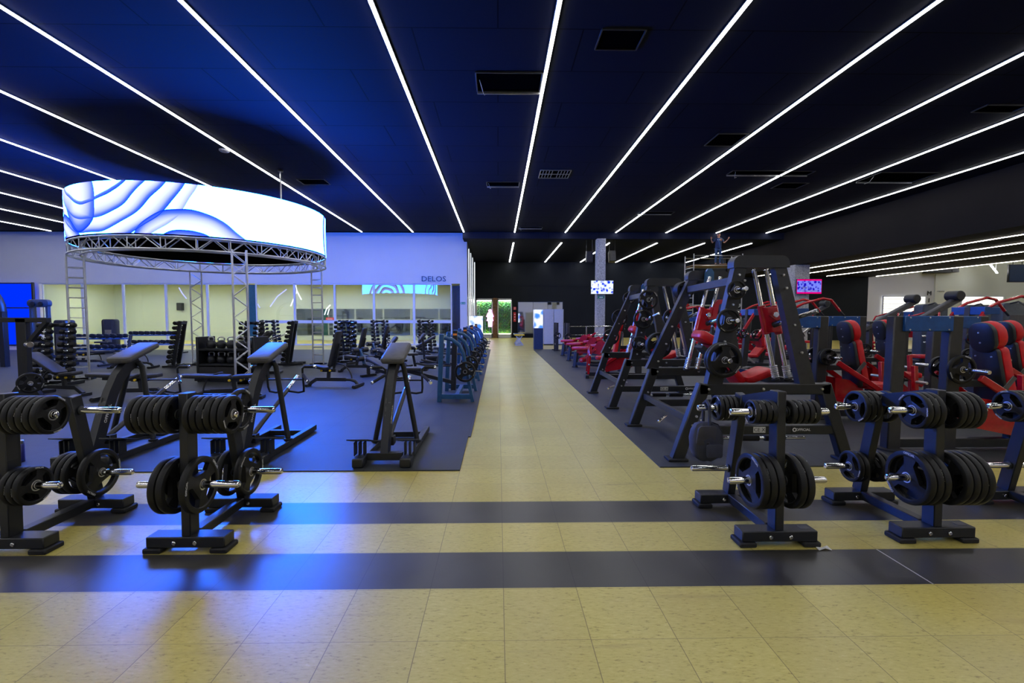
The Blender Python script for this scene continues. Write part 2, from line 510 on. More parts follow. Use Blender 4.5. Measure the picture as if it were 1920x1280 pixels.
    def pad(self, o, u, w_, a, b, th, rc=0.04, e=0.018, taper=1.0, n=5):
        """upholstered cushion: rounded rectangle a x b in the plane (u, w), thickness th, soft edges; taper narrows the +w end"""
        o, u, w_ = V(o), V(u).normalized(), V(w_).normalized()
        nrm = u.cross(w_).normalized()
        out = []
        rc = min(rc, a / 2 * 0.98, b / 2 * 0.98)
        for (cx, cy, t0) in ((a / 2 - rc, b / 2 - rc, 0), (-a / 2 + rc, b / 2 - rc, 90), (-a / 2 + rc, -b / 2 + rc, 180), (a / 2 - rc, -b / 2 + rc, 270)):
            for i in range(n + 1):
                t = R(t0 + 90 * i / n)
                out.append((cx, cy, math.cos(t), math.sin(t), rc))
        vs, fs = [], []
        lay = [(-th / 2, e), (-th / 2 + e * 0.3, e * 0.3), (-th / 2 + e, 0), (th / 2 - e, 0), (th / 2 - e * 0.3, e * 0.3), (th / 2, e)]
        m = len(out)
        for (z, ins) in lay:
            for (cx, cy, cs, sn, r) in out:
                x, y = cx + cs * (r - ins), cy + sn * (r - ins)
                k = 1 + (taper - 1) * (y / b + 0.5)
                vs.append(o + u * x * k + w_ * y + nrm * z)
        for i in range(len(lay) - 1):
            for j in range(m):
                fs.append((i * m + j, i * m + (j + 1) % m, (i + 1) * m + (j + 1) % m, (i + 1) * m + j))
        fs.append(tuple(range(m))[::-1]); fs.append(tuple((len(lay) - 1) * m + j for j in range(m)))
        return self.add(vs, fs)
    def build(self, name, m, parent=None, smooth=38):
        me = bpy.data.meshes.new(name)
        me.from_pydata(self.v, [], self.f)
        bm = bmesh.new(); bm.from_mesh(me)
        bmesh.ops.recalc_face_normals(bm, faces=bm.faces)
        bm.to_mesh(me); bm.free()
        if smooth:
            me.polygons.foreach_set('use_smooth', [True] * len(me.polygons))
            me.set_sharp_from_angle(angle=R(smooth))
        me.materials.append(M[m] if isinstance(m, str) else m)
        o = bpy.data.objects.new(name, me)
        C.objects.link(o)
        if parent: o.parent = parent
        return o

def tag(o, label=None, cat=None, group=None, kind=None):
    if label: o['label'] = label
    if cat: o['category'] = cat
    if group: o['group'] = group
    if kind: o['kind'] = kind
    return o
def thing(name, label, cat, loc=(0, 0, 0), rz=0.0, group=None):
    o = bpy.data.objects.new(name, None)
    o.empty_display_size = 0.1
    C.objects.link(o)
    o.location = loc
    o.rotation_euler = (0, 0, rz)
    return tag(o, label, cat, group)
def struct(name, mb, m, smooth=0):
    o = mb.build(name, m, None, smooth)
    o['kind'] = 'structure'
    return o
def dup(root, loc, rz=0.0, label=None, group=None, rx=None):
    r = root.copy(); C.objects.link(r)
    r.location = loc
    r.rotation_euler = (rx or 0, 0, rz)
    if label: r['label'] = label
    if group: r['group'] = group
    for ch in root.children:
        c = ch.copy(); C.objects.link(c); c.parent = r
        for g in ch.children:
            d = g.copy(); C.objects.link(d); d.parent = c
    return r
class Proto:
    """first use moves the original, later uses copy it"""
    def __init__(self, root): self.r = root; self.used = False
    def put(self, loc, rz=0.0, label=None, group=None, rx=0.0):
        if not self.used:
            self.used = True
            o = self.r
            o.location = loc; o.rotation_euler = (rx, 0, rz)
            if label: o['label'] = label
            if group: o['group'] = group
            return o
        return dup(self.r, loc, rz, label, group, rx)
def text(name, body, size, m, parent=None, ext=0.002, loc=(0, 0, 0), rot=(0, 0, 0), align='CENTER'):
    cu = bpy.data.curves.new(name, 'FONT')
    cu.body = body; cu.size = size; cu.extrude = ext
    cu.align_x = align; cu.align_y = 'CENTER'
    cu.resolution_u = 2
    t = bpy.data.objects.new(name + '_source', cu)
    me = bpy.data.meshes.new_from_object(t)
    bpy.data.objects.remove(t); bpy.data.curves.remove(cu)
    me.name = name
    me.materials.clear(); me.materials.append(M[m])
    o = bpy.data.objects.new(name, me)
    C.objects.link(o)
    o.location = loc; o.rotation_euler = rot
    if parent: o.parent = parent
    return o
X, Y, Z = V((1, 0, 0)), V((0, 1, 0)), V((0, 0, 1))
ORD = ['first', 'second', 'third', 'fourth', 'fifth', 'sixth', 'seventh', 'eighth', 'ninth', 'tenth', 'eleventh', 'twelfth']

# ------------------------------------------------------------------ the setting
def slab(name, x0, x1, y0, y1, z0, z1, m):
    return struct(name, MB().box(((x0 + x1) / 2, (y0 + y1) / 2, (z0 + z1) / 2), (x1 - x0, y1 - y0, z1 - z0), 0.0), m)
slab('floor', -46, 46, -8, 46, -0.12, 0.0, 'floor')
mb = MB()
mb.prism([(-45, 4.70), (-0.40, 4.70), (-0.40, 6.04), (-0.365, 6.04), (-0.365, 22.5), (-45, 22.5)], (0, 0, 0.006), X, Y, 0.012)
struct('floor_rubber_left', mb, 'mat')
mb = MB()
mb.prism([(1.72, 4.77), (45, 4.77), (45, 22.5), (1.72, 22.5)], (0, 0, 0.006), X, Y, 0.012)
struct('floor_rubber_right', mb, 'mat')
slab('ceiling', -46, 15.5, -8, 24.9, 6.15, 6.30, 'ceil')
slab('ceiling_rear', -1.9, 15.5, 24.9, 35.6, 5.80, 6.30, 'ceil')
slab('ceiling_soffit', 15.5, 25.2, -8, 31.2, 4.30, 6.30, 'ceilbrown')
slab('ceiling_far_right', 25.2, 46, -8, 31.2, 6.60, 6.75, 'wallwhite')
slab('wall_left', -46.2, -46, -8, 46, -0.1, 6.3, 'wallwhite')
slab('wall_right', 46, 46.2, -8, 31.2, -0.1, 6.7, 'wallwhite')
slab('wall_front', -46, 46, -8.2, -8, -0.1, 6.7, 'wallwhite')
slab('wall_back', -1.9, 15.7, 35.4, 35.6, -0.1, 6.3, 'wallblack')
slab('trim_1', -1.7, 15.5, 35.37, 35.4, 3.98, 4.03, 'wallblack')
slab('wall_back_return', 15.5, 15.7, 31.0, 35.4, -0.1, 6.3, 'wallblack')
slab('wall_back_right', 15.7, 25.2, 31.0, 31.2, -0.1, 4.3, 'wallblack')
slab('wall_side', -1.95, -1.75, 26.2, 35.4, -0.1, 6.3, 'grey')
# white wall of the studio: header, pillar, piece beside the blue screen
slab('wall_studio', -46, -1.75, 26.0, 26.2, 3.47, 6.3, 'wallwhite')
slab('wall_studio_pillar', -2.15, -1.75, 26.0, 26.2, -0.1, 3.47, 'wallwhite')
slab('wall_studio_left', -46, -25.5, 26.0, 26.2, -0.1, 3.47, 'wallwhite')
slab('wall_studio_back', -46, -1.95, 31.6, 31.8, -0.1, 3.8, 'roomwall')
slab('wall_studio_end', -26.2, -26.0, 26.2, 31.6, -0.1, 3.8, 'roomwall')
slab('ceiling_studio', -46, -1.95, 26.2, 31.8, 3.8, 3.9, 'roomwall')
# glazing
mull = [-25.4, -23.2, -20.95, -18.6, -16.3, -14.05, -13.62, -11.45, -9.2, -7.0, -4.75, -2.62]
for i in range(len(mull) - 1):
    a, b = mull[i], mull[i + 1]
    if i == 5: continue
    p = struct('window_%d' % (i + 1), MB().box(((a + b) / 2, 26.1, 1.74), (b - a, 0.012, 3.44), 0.0), 'glass')
    fr = MB()
    for xx in (a + 0.03, b - 0.03): fr.box((xx, 26.1, 1.73), (0.06, 0.10, 3.46), 0.005)
    for zz in (0.04, 3.44): fr.box(((a + b) / 2, 26.1, zz), (b - a - 0.1, 0.09, 0.07), 0.005)
    if i >= 6:
        fr.box(((a + b) / 2, 26.1, 1.33), (b - a - 0.1, 0.09, 0.17), 0.005)
    fr.build('frame', 'frame', p, 0)
d = struct('door_1', MB().box((-13.83, 26.12, 1.7), (0.36, 0.05, 3.4), 0.004), 'teal')
d = struct('door_2', MB().box((-2.38, 26.7, 1.7), (0.55, 0.05, 3.4), 0.004), 'grey')
# blue LED wall far left with black steel frame
t = thing('led_wall', 'tall glowing blue LED wall standing in front of the white wall', 'screen', (-30.9, 25.8, 0))
MB().box((0, 0, 1.75), (10.6, 0.08, 3.4), 0.004).build('lit_face', 'bluelit', t, 0)
mb = MB()
for xx in (-5.3, -0.1, 2.4, 5.3): mb.box((xx, -0.03, 1.75), (0.10, 0.12, 3.5), 0.01)
for zz in (0.05, 2.1, 3.45): mb.box((0, -0.05, zz), (10.6, 0.06, 0.06), 0.01)
mb.build('steel_frame', 'grey', t)

# ceiling LED strips: each a housing with a lit diffuser
def strip(name_label, x, y0, y1, z, m='strip', wd=0.056, grp='long ceiling strip lights'):
    t = thing('led_strip_light', name_label, 'strip light', (x, (y0 + y1) / 2, z - 0.012), 0, grp)
    L = y1 - y0
    MB().box((0, 0, 0.0), (wd + 0.03, L, 0.02), 0.002).build('housing', 'steel', t, 0)
    MB().box((0, 0, -0.014), (wd, L - 0.02, 0.016), 0.002).build('diffuser', m, t, 0)
    return t
for k in range(-11, 6):
    x = 0.89 + 2.72 * k
    if k == 0: s = 'white ceiling strip light running just over the pale aisle, touching the open hatch'
    elif k < 0: s = 'white ceiling strip light, %s to the left of the aisle strip' % ORD[-k - 1]
    else: s = 'white ceiling strip light, %s to the right of the aisle strip' % ORD[k - 1]
    strip(s, x, -7.5 if k > -3 else -7.5, 24.85, 6.15, 'strip' if k < 3 else 'strip')
for k in range(0, 6):
    s = 'short strip light on the rear ceiling, %s from the white wall corner' % ORD[k]
    strip(s, 0.87 + 2.71 * k, 26.1, 35.2, 5.80, 'strip', 0.07, 'short strips on the rear ceiling')
for k, x in enumerate((17.05, 19.0, 21.6, 24.9)):
    s = 'warm strip light on the low soffit, %s from its front edge' % ORD[k]
    strip(s, x, -6, 30.0, 4.30, 'stripwarm', 0.06, 'strips on the low soffit')
for k, x in enumerate((28.5, 34.0, 39.5)):  # strips added to brighten the far right wall
    strip('added white strip light brightening the far right bay, %s from the soffit' % ORD[k], x, -4, 29.5, 6.60, 'strip', 0.09, 'added strips over the far right bay')
for k, y in enumerate((27.2, 29.0, 31.2, 33.8)):
    t = thing('wall_strip_light', 'vertical white strip light on the side wall, %s from the corner' % ORD[k], 'strip light', (-1.735, y, 0.4), 0, 'upright strips on the side wall')
    MB().box((0, 0, 2.6), (0.03, 0.10, 5.2), 0.002).build('housing', 'steel', t, 0)
    MB().box((0.02, 0, 2.6), (0.02, 0.07, 5.16), 0.002).build('diffuser', 'sidestrip', t, 0)
# lights inside the glazed studio
for k, x in enumerate((-23.6, -19.2, -15.0, -10.4, -5.6)):
    t = thing('studio_ceiling_light', 'square ceiling light inside the glazed studio, %s from the blue wall' % ORD[k], 'ceiling light', (x, 28.6, 3.79), 0, 'studio ceiling lights')
    MB().box((0, 0, -0.01), (0.96, 0.96, 0.02), 0.003).build('housing', 'steel', t, 0)
    MB().box((0, 0, -0.025), (0.9, 0.9, 0.012), 0.002).build('diffuser', 'roomlight', t, 0)
# mirrors on the studio back wall
for k, x in enumerate((-12.6, -9.9, -7.2, -4.5)):
    t = thing('studio_mirror', 'wide mirror on the studio back wall, %s from the teal door' % ORD[k], 'mirror', (x, 31.57, 0.35), 0, 'studio mirrors')
    MB().box((0, 0, 0.9), (2.6, 0.02, 1.8), 0.003).build('mirror_pane', 'mirror', t, 0)
t = thing('wall_speaker', 'small black speaker on the studio wall seen through glass', 'speaker', (-21.5, 31.45, 2.05))
MB().box((0, 0, 0.25), (0.36, 0.26, 0.5), 0.02).build('cabinet', 'black', t)
MB().box((0, -0.135, 0.25), (0.3, 0.01, 0.42), 0.004).build('grille', 'grey', t)
MB().bar((0, 0.1, -0.02), (0.1, 0.1, -0.14), 0.03, 0.03).build('bracket', 'steel', t)
def nx(px, py, yy): return ((px - 934) / 860 * yy, yy, 1.6 + (594 - py) / 860 * yy)
for k, (pts, m, s) in enumerate((
        ([(569, 562), (561, 546), (559, 533), (561, 546), (549, 574)], 'neonwhite', 'white neon tube forked like an upside down Y beside middle truss leg'),
        ([(345, 540), (351, 551), (358, 560)], 'neonviolet', 'violet neon tube on studio wall beside the black speaker'),
        ([(511, 575), (525, 556), (542, 543)], 'neonviolet', 'long violet slanting neon tube above the studio mirror'),
        ([(611, 590), (615, 579), (622, 572)], 'neonwhite', 'white neon tube on studio wall over the red sign'),
        ([(484, 563), (492, 577)], 'neonviolet', 'short violet neon tube beside the teal door'))):
    if m not in M: M[m] = emission('neon_violet', (0.35, 0.35, 1.0), 2.5)
    t = thing('neon_tube', s, 'neon light', (0, 0, 0), 0, 'studio neon tubes')
    P = [V(nx(a, b, 31.3)) for a, b in pts]
    t.location = P[0]
    MB().tube([p - P[0] for p in P], 0.03, 8).build('glass_tube', m, t)
    mm = MB()
    for p in P[-1:]: mm.cyl(p - P[0], p - P[0] + Y * 0.30, 0.008, 6)
    mm.build('standoff', 'steel', t)
t = thing('wall_notice', 'small red notice on the studio wall below the neon', 'sign', nx(621, 598, 31.5))
MB().box((0, 0, 0), (0.55, 0.03, 0.22), 0.004).build('notice_board', 'signred', t)
MB().box((0, -0.018, 0.0), (0.35, 0.006, 0.04), 0.001).build('white_bar', 'white', t)

# ceiling hatches and vents
def hatch(x, y, sx, sy, label, kind):
    t = thing('ceiling_vent', label, 'ceiling vent', (x, y, 6.15), 0, 'ceiling openings')
    mb = MB()
    a = 0.025
    for s in (-1, 1):
        mb.box((0, s * sy / 2, -0.01), (sx, a, 0.03), 0.003)
        mb.box((s * sx / 2, 0, -0.01), (a, sy, 0.03), 0.003)
    mb.build('vent_frame', 'steel' if kind == 'grille' else 'black', t)
    MB().box((0, 0, 0.0), (sx - a, sy - a, 0.008), 0.001).build('painted_dark_sheet', 'dark', t)  # flat black sheet; its colour stands in for shade inside the openings
    if kind == 'grille':
        g = MB()
        for i in range(9):
            if i == 4: continue
            g.box((-sx * 0.4 + i * sx * 0.1, 0, -0.012), (0.02, sy * 0.8, 0.02), 0.002)
        g.box((0, 0, -0.012), (sx, 0.03, 0.02), 0.002)
        g.build('grille', 'steel', t)
    elif kind == 'hatch':
        MB().box((0, sy / 2 + 0.01, -0.03), (sx, 0.02, 0.06), 0.003).build('bright_edge', 'steel', t)
        MB().tube([(-sx * 0.45, -0.1, -0.02), (-sx * 0.4, 0.2, -0.12), (-sx * 0.38, sy * 0.45, -0.1)], 0.006, 6).build('loose_wire', 'plastic', t)
    return t
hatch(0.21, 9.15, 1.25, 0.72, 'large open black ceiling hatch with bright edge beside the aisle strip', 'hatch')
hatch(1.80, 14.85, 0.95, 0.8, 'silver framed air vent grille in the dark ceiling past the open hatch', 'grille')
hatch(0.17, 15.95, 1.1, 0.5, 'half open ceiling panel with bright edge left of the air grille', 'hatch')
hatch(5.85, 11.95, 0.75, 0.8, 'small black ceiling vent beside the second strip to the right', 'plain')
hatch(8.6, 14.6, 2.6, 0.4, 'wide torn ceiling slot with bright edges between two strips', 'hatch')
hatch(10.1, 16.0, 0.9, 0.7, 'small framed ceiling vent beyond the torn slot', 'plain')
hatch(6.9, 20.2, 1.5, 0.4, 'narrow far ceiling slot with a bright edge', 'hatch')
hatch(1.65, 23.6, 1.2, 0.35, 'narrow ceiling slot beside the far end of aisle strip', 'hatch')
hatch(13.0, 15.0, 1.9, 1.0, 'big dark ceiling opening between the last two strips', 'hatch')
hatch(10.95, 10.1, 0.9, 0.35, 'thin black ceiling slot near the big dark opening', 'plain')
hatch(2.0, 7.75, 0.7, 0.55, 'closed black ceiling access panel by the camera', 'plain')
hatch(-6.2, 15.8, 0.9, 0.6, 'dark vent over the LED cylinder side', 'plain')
t = thing('smoke_detector', 'round white smoke detector on the blue ceiling', 'smoke detector', (-7.47, 12.9, 6.15))
MB().lathe([(0.13, 0.0), (0.13, 0.03), (0.10, 0.05), (0.04, 0.06)], (0, 0, 0.0), (0, 0, -1), 20).build('housing', 'plastic', t)

# wall lettering and signs
t = thing('studio_sign', 'dark blue raised lettering high on the white studio wall', 'sign', (-3.62, 25.97, 3.72))
o = text('lettering', 'DELOS', 0.42, 'navy', t, 0.02, (0, 0, 0), (R(90), 0, 0))
bpy.context.view_layer.update()
o.scale = (1.36 / max(o.dimensions.x, 0.01), 1, 1)
t = thing('exit_sign', 'small green exit sign on the white pillar', 'sign', (-1.98, 25.98, 2.38))
MB().box((0, 0, 0), (0.26, 0.02, 0.12), 0.003).build('plate', 'sign', t)
MB().box((0.05, -0.012, 0), (0.1, 0.004, 0.02), 0.0).prism([(0.09, -0.03), (0.12, 0), (0.09, 0.03)], (0, -0.012, 0), X, Z, 0.004).build('arrow', 'white', t, 0)
MB().box((-0.07, -0.012, 0), (0.05, 0.004, 0.06), 0.0).build('pictogram', 'white', t, 0)
for k, ch in enumerate('MIL'):
    t = thing('wall_letter', 'black letter %s, %s of the upright word on the grey wall' % (ch, ORD[k]), 'letter', (29.42, 30.97, 3.2 - 0.48 * k), 0, 'letters of the upright word')
    o = text('letter_face', ch, 0.42, 'black', t, 0.02, (0, 0, 0), (R(90), 0, 0))
for k, (xx, zz, w_, h_, s) in enumerate(((1.28, 2.26, 0.22, 0.22, 'square red fire hose sign on black wall beside green doors'), (1.28, 1.6, 0.2, 0.72, 'tall red and white extinguisher notice below the square fire sign'))):
    t = thing('fire_sign', s, 'sign', (xx, 35.38, zz))
    MB().box((0, 0, 0), (w_, 0.02, h_), 0.003).build('plate', 'signred', t)
    mb = MB()
    for i in range(3): mb.box((0, -0.012, h_ * (0.28 - 0.28 * i)), (w_ * 0.45, 0.004, h_ * 0.1), 0.0)
    mb.build('white_mark', 'white', t, 0)
# ------------------------------------------------------------------ LED cylinder on its truss
CX, CY, RR = -8.2, 13.4, 3.05
t = thing('led_cylinder', 'huge ring-shaped LED screen glowing white and blue above the truss', 'screen', (CX, CY, 3.45))
n, hh = 96, 1.14
me = bpy.data.meshes.new('lit_face')
vs, fs, uvs = [], [], []
a0 = R(-170)
for i in range(n + 1):
    a = a0 + 2 * PI * i / n
    for z in (0.0, hh): vs.append((RR * math.cos(a), RR * math.sin(a), z))
for i in range(n):
    fs.append((2 * i, 2 * i + 2, 2 * i + 3, 2 * i + 1))
    for (ii, z) in ((i, 0), (i + 1, 0), (i + 1, hh), (i, hh)): uvs.append((ii / n * 2 * PI * RR, z))
me.from_pydata(vs, [], fs)
ul = me.uv_layers.new(name='UVMap')
for k, uvc in enumerate(uvs): ul.data[k].uv = uvc
me.materials.append(M['screen'])
me.polygons.foreach_set('use_smooth', [True] * n)
o = bpy.data.objects.new('lit_face', me); C.objects.link(o); o.parent = t
mb = MB()
for i in range(n):
    a, b = 2 * PI * i / n, 2 * PI * (i + 1) / n
    for (r0, r1, z0, z1) in ((RR - 0.16, RR - 0.015, 0.0, hh),):
        q = []
        for an in (a, b):
            for r in (r0, r1):
                for z in (z0, z1): q.append((r * math.cos(an), r * math.sin(an), z))
        mb.add(q, [(0, 1, 5, 4), (2, 3, 7, 6), (0, 2, 6, 4), (1, 3, 7, 5)])
mb.build('black_backing', 'dark', t)
t.rotation_euler = (0, 0, 0)

t = thing('circular_truss', 'round aluminium lattice truss carrying the LED ring on four lattice legs', 'truss', (CX, CY, 0))
zt, zb = 3.40, 3.12
mb = MB(); nn = 72
for (r, z) in ((RR - 0.02, zt), (RR - 0.02, zb), (RR - 0.26, zt), (RR - 0.26, zb)):
    pts = [(r * math.cos(2 * PI * i / nn), r * math.sin(2 * PI * i / nn), z) for i in range(nn + 1)]
    mb.tube(pts, 0.024, 8, False)
mb.build('ring_chord', 'alu', t)
mb = MB(); nd = 56
def pc(r, i, z): a = 2 * PI * i / nd; return (r * math.cos(a), r * math.sin(a), z)
for i in range(nd):
    for r in (RR - 0.02, RR - 0.26):
        if i % 2 == 0:
            mb.tube([pc(r, i, zb), pc(r, i + 1, zt)], 0.012, 6, False)
        else:
            mb.tube([pc(r, i, zt), pc(r, i + 1, zb)], 0.012, 6, False)
        if i % 2 == 0: mb.tube([pc(r, i, zb), pc(r, i, zt)], 0.012, 6, False)
    if i % 2 == 0:
        mb.tube([pc(RR - 0.02, i, zb), pc(RR - 0.26, i, zb)], 0.010, 6, False)
mb.build('ring_brace', 'alu', t)
def leg(px, py, rot, s, ladder):
    ca, sa = math.cos(rot), math.sin(rot)
    def P(a, b, z): return (px - CX + a * ca - b * sa, py - CY + a * sa + b * ca, z)
    mb = MB(); h = s / 2
    for a in (-h, h):
        for b in (-h, h): mb.tube([P(a, b, 0.0), P(a, b, zb + 0.02)], 0.024, 8)
    cs = [(-h, -h), (h, -h), (h, h), (-h, h)]
    nz = 12
    for f in range(4):
        c0, c1 = cs[f], cs[(f + 1) % 4]
        for i in range(nz):
            z0, z1 = 0.08 + (zb - 0.12) * i / nz, 0.08 + (zb - 0.12) * (i + 1) / nz
            if f % 2 == ladder:
                mb.tube([P(*c0, z0), P(*c1, z0)], 0.011, 6, False)
            else:
                A, B = (c0, c1) if (i % 2 == 0) == (f < 2) else (c1, c0)
                mb.tube([P(*A, z0), P(*B, z1)], 0.011, 6, False)
    for a in (-1, 1):
        mb.box(P(0, 0, 0.02), (s + 0.1, s + 0.1, 0.03), 0.004)
    mb.build('lattice_leg', 'alu', t)
leg(-10.60, 11.75, R(43), 0.33, 0)
leg(-6.02, 10.85, R(30), 0.29, 1)
leg(-6.08, 15.55, R(22), 0.32, 0)
leg(-10.22, 15.75, R(34), 0.32, 1)
t = thing('suspension_rod', 'thin blue lit rod hanging from ceiling to the LED ring', 'rod', (-6.75, 14.6, 4.5))
MB().tube([(0, 0, 0), (0, 0, 1.65)], 0.02, 8).build('rod', 'steel', t)
MB().cyl((0, 0, 1.6), (0, 0, 1.65), 0.08, 14).build('ceiling_plate', 'black', t)
MB().bar((0, 0, 0.02), (-0.2, -0.15, 0.02), 0.05, 0.05).build('clamp', 'steel', t)

# ------------------------------------------------------------------ weight plates
def plate_proto(rad, th):
    NA = 72
    def rin(a):
        for c in (90, 210, 330):
            dd = (math.degrees(a) - c + 180) % 360 - 180
            if abs(dd) <= 40.001: return True, min(0.40 * rad / math.cos(R(dd)), 0.72 * rad)
        return False, 0.45 * rad
    b, hub = 0.0265, max(0.23 * rad, 0.036)
    mb = MB()
    ang = [2 * PI * i / NA for i in range(NA)]
    rings = []
    for a in ang:
        h, r2 = rin(a)
        rings.append((h, [(b, .42 * th), (hub, .46 * th), (max(r2, hub + 0.004), .34 * th), (.79 * rad, .34 * th), (.83 * rad, .5 * th), (rad - .012, .5 * th), (rad - .004, .42 * th), (rad, .25 * th)]))
    K = 8
    vs = []
    for s in (1, -1):
        for i, a in enumerate(ang):
            for (r, z) in rings[i][1]: vs.append((s * z, r * math.cos(a), r * math.sin(a)))
    top = lambda i, k: (i % NA) * K + k
    bot = lambda i, k: NA * K + (i % NA) * K + k
    fs = []
    def cellhole(i): return rin(ang[i] + PI / NA)[0] and rin(ang[i])[0] and rin(ang[(i + 1) % NA])[0]
    for i in range(NA):
        ho = cellhole(i)
        for k in range(K - 1):
            if k == 2 and ho:
                fs.append((top(i, 2), top(i + 1, 2), bot(i + 1, 2), bot(i, 2)))
                fs.append((top(i, 3), top(i + 1, 3), bot(i + 1, 3), bot(i, 3)))
                continue
            fs.append((top(i, k), top(i + 1, k), top(i + 1, k + 1), top(i, k + 1)))
            fs.append((bot(i, k), bot(i + 1, k), bot(i + 1, k + 1), bot(i, k + 1)))
        fs.append((top(i, K - 1), top(i + 1, K - 1), bot(i + 1, K - 1), bot(i, K - 1)))
        fs.append((top(i, 0), top(i + 1, 0), bot(i + 1, 0), bot(i, 0)))
        if ho != cellhole((i - 1) % NA):
            fs.append((top(i, 2), top(i, 3), bot(i, 3), bot(i, 2)))
    mb.add(vs, fs)
    o = mb.build('weight_plate', 'rubber', None, 30)
    tag(o, 'plate', 'weight plate')
    h = MB()
    for s in (1, -1):
        h.lathe([(b + 0.003, s * .40 * th), (b + 0.003, s * .52 * th), (b + 0.011, s * .52 * th), (b + 0.011, s * .40 * th)], (0, 0, 0), (1, 0, 0), 28, True)
    h.build('hub_ring', 'steel', o)
    for an in (150, 285):
        l = text('lettering', 'OFFICIAL', rad * 0.115, 'white', o, 0.0006, (.5 * th + 0.0004, rad * 0.90 * math.cos(R(an)), rad * 0.90 * math.sin(R(an))), (R(90), 0, R(90)))
        l.rotation_euler = (Matrix.Rotation(R(an - 90), 3, 'X') @ Matrix.Rotation(R(90), 3, 'Z') @ Matrix.Rotation(R(90), 3, 'X')).to_euler()
    return Proto(o)
PL = {'XL': (0.190, 0.048), 'L': (0.168, 0.044), 'M': (0.130, 0.042), 'S': (0.103, 0.034), 'XS': (0.084, 0.036)}
SZ = {'XL': 'largest', 'L': 'large', 'M': 'medium', 'S': 'small', 'XS': 'smallest'}
PP = {k: plate_proto(*v) for k, v in PL.items()}
def hang(start, d, sizes, where, group, gap=0.004):
    """plates threaded along direction d (horizontal) beginning at start"""
    s = 0.0
    d = V(d).normalized()
    rz = math.atan2(d.y, d.x)
    for i, k in enumerate(sizes):
        th = PL[k][1]
        c = V(start) + d * (s + th / 2)
        s += th + gap
        od = ORD[len(sizes) - 1 - i]
        lab = '%s rubber plate, %s from outer end, %s' % (SZ[k], od, where) if len(sizes) > 1 else '%s rubber plate, only one on %s' % (SZ[k], where)
        PP[k].put(c - V((0, 0, 0.001)), rz, lab, group, rnd.uniform(0, 6.28))

# ------------------------------------------------------------------ weight trees
def weight_tree(x, y, label, sticker=False):
    t = thing('weight_tree', label, 'weight rack', (x, y, 0), 0, 'weight trees along the aisle front')
    L = 0.66
    for yy in (0, L):
        f = MB().box((0, yy, 0.075), (0.53, 0.12, 0.075), 0.006).build('foot', 'black', t)
        for s in (-1, 1):
            MB().box((s * 0.225, yy, 0.018), (0.12, 0.145, 0.036), 0.008).build('rubber_pad', 'foot', f)
        for s in (-0.07, 0.07): MB().cyl((s, yy - 0.06, 0.075), (s, yy - 0.074, 0.075), 0.014, 12, 0.003).build('bolt', 'chrome', f)
    MB().bar((0, 0.06, 0.085), (0, L - 0.06, 0.085), 0.075, 0.07).build('floor_beam', 'black', t)
    MB().bar((0, 0.0, 0.11), (0, 0.02, 1.085), 0.062, 0.10, (0, 1, 0)).build('post', 'black', t)
    MB().bar((0, L, 0.11), (0, L - 0.17, 0.98), 0.062, 0.10, (0, 1, 0)).build('post', 'black', t)
    MB().prism([(0.05, 1.08), (0.05, 0.98), (L - 0.20, 0.87), (L - 0.17, 0.97)], (0, 0, 0), Y, Z, 0.05).build('top_rail', 'black', t)
    for (yy, z) in ((0.0, 0.94), (0.0, 0.455), (L - 0.14, 0.865), (L - 0.045, 0.335)):
        for s in (-1, 1):
            p = MB().lathe([(0.021, 0.0), (0.0245, 0.004), (0.0245, 0.30), (0.021, 0.312), (0.012, 0.316)], (s * 0.031, yy, z), (s, 0, 0), 20).build('sleeve', 'chrome', t)
            MB().lathe([(0.034, -0.002), (0.034, 0.012), (0.026, 0.016)], (s * 0.031, yy, z), (s, 0, 0), 20).build('collar', 'black', p)
    if sticker:
        MB().box((0.032, 0.0, 0.76), (0.002, 0.075, 0.26), 0.0).build('warning_sticker', 'grey', t, 0)
    else:
        MB().box((0.2, 0, 0.1135), (0.07, 0.05, 0.002), 0.0).build('paper_label', 'padgrey', t, 0)
    return t
TREES = {
    'A': (-3.33, 3.12, 'black weight tree cut by the left picture edge', 'leftmost tree',
          {'FU+': ['M'] * 6, 'FU-': ['M'] * 4, 'FL+': ['M'] * 3, 'FL-': ['M'] * 2, 'BL+': ['XL'], 'BL-': ['L'] * 3}),
    'B': (-2.12, 3.12, 'black weight tree left of the aisle with six plates each side on top', 'tree left of aisle',
          {'FU+': ['M'] * 6, 'FU-': ['M'] * 6, 'BU+': ['L'], 'BU-': ['M'] * 4, 'FL+': ['XL'], 'FL-': ['XL'] * 2, 'BL+': ['XL'], 'BL-': ['XL']}),
    'C': (1.96, 3.14, 'black weight tree right of the aisle with a dark bag hanging on it', 'tree with bag',
          {'FU-': ['XS'] * 4, 'FU+': ['XS'] * 5, 'BU-': ['S'] * 4, 'BU+': ['S'] * 2, 'FL-': ['XL'] * 3, 'FL+': ['XL'] * 2}),
    'D': (3.12, 3.18, 'black weight tree loaded with seven largest plates on its low front sleeves', 'tree right of bag tree',
          {'FU-': ['M'] * 3, 'FU+': ['M'] * 4, 'BU-': ['M'] * 3, 'BU+': ['M'], 'FL-': ['XL'] * 3, 'FL+': ['XL'] * 4, 'BL-': ['M'] * 2, 'BL+': ['M'] * 2}),
    'E': (4.40, 3.18, 'black weight tree cut by the right picture edge', 'rightmost tree',
          {'FU-': ['M'] * 2, 'BU-': ['M'] * 3, 'BU+': ['M'] * 2}),
}
NM = {'F': 'front', 'B': 'back', 'U': 'upper', 'L': 'lower'}
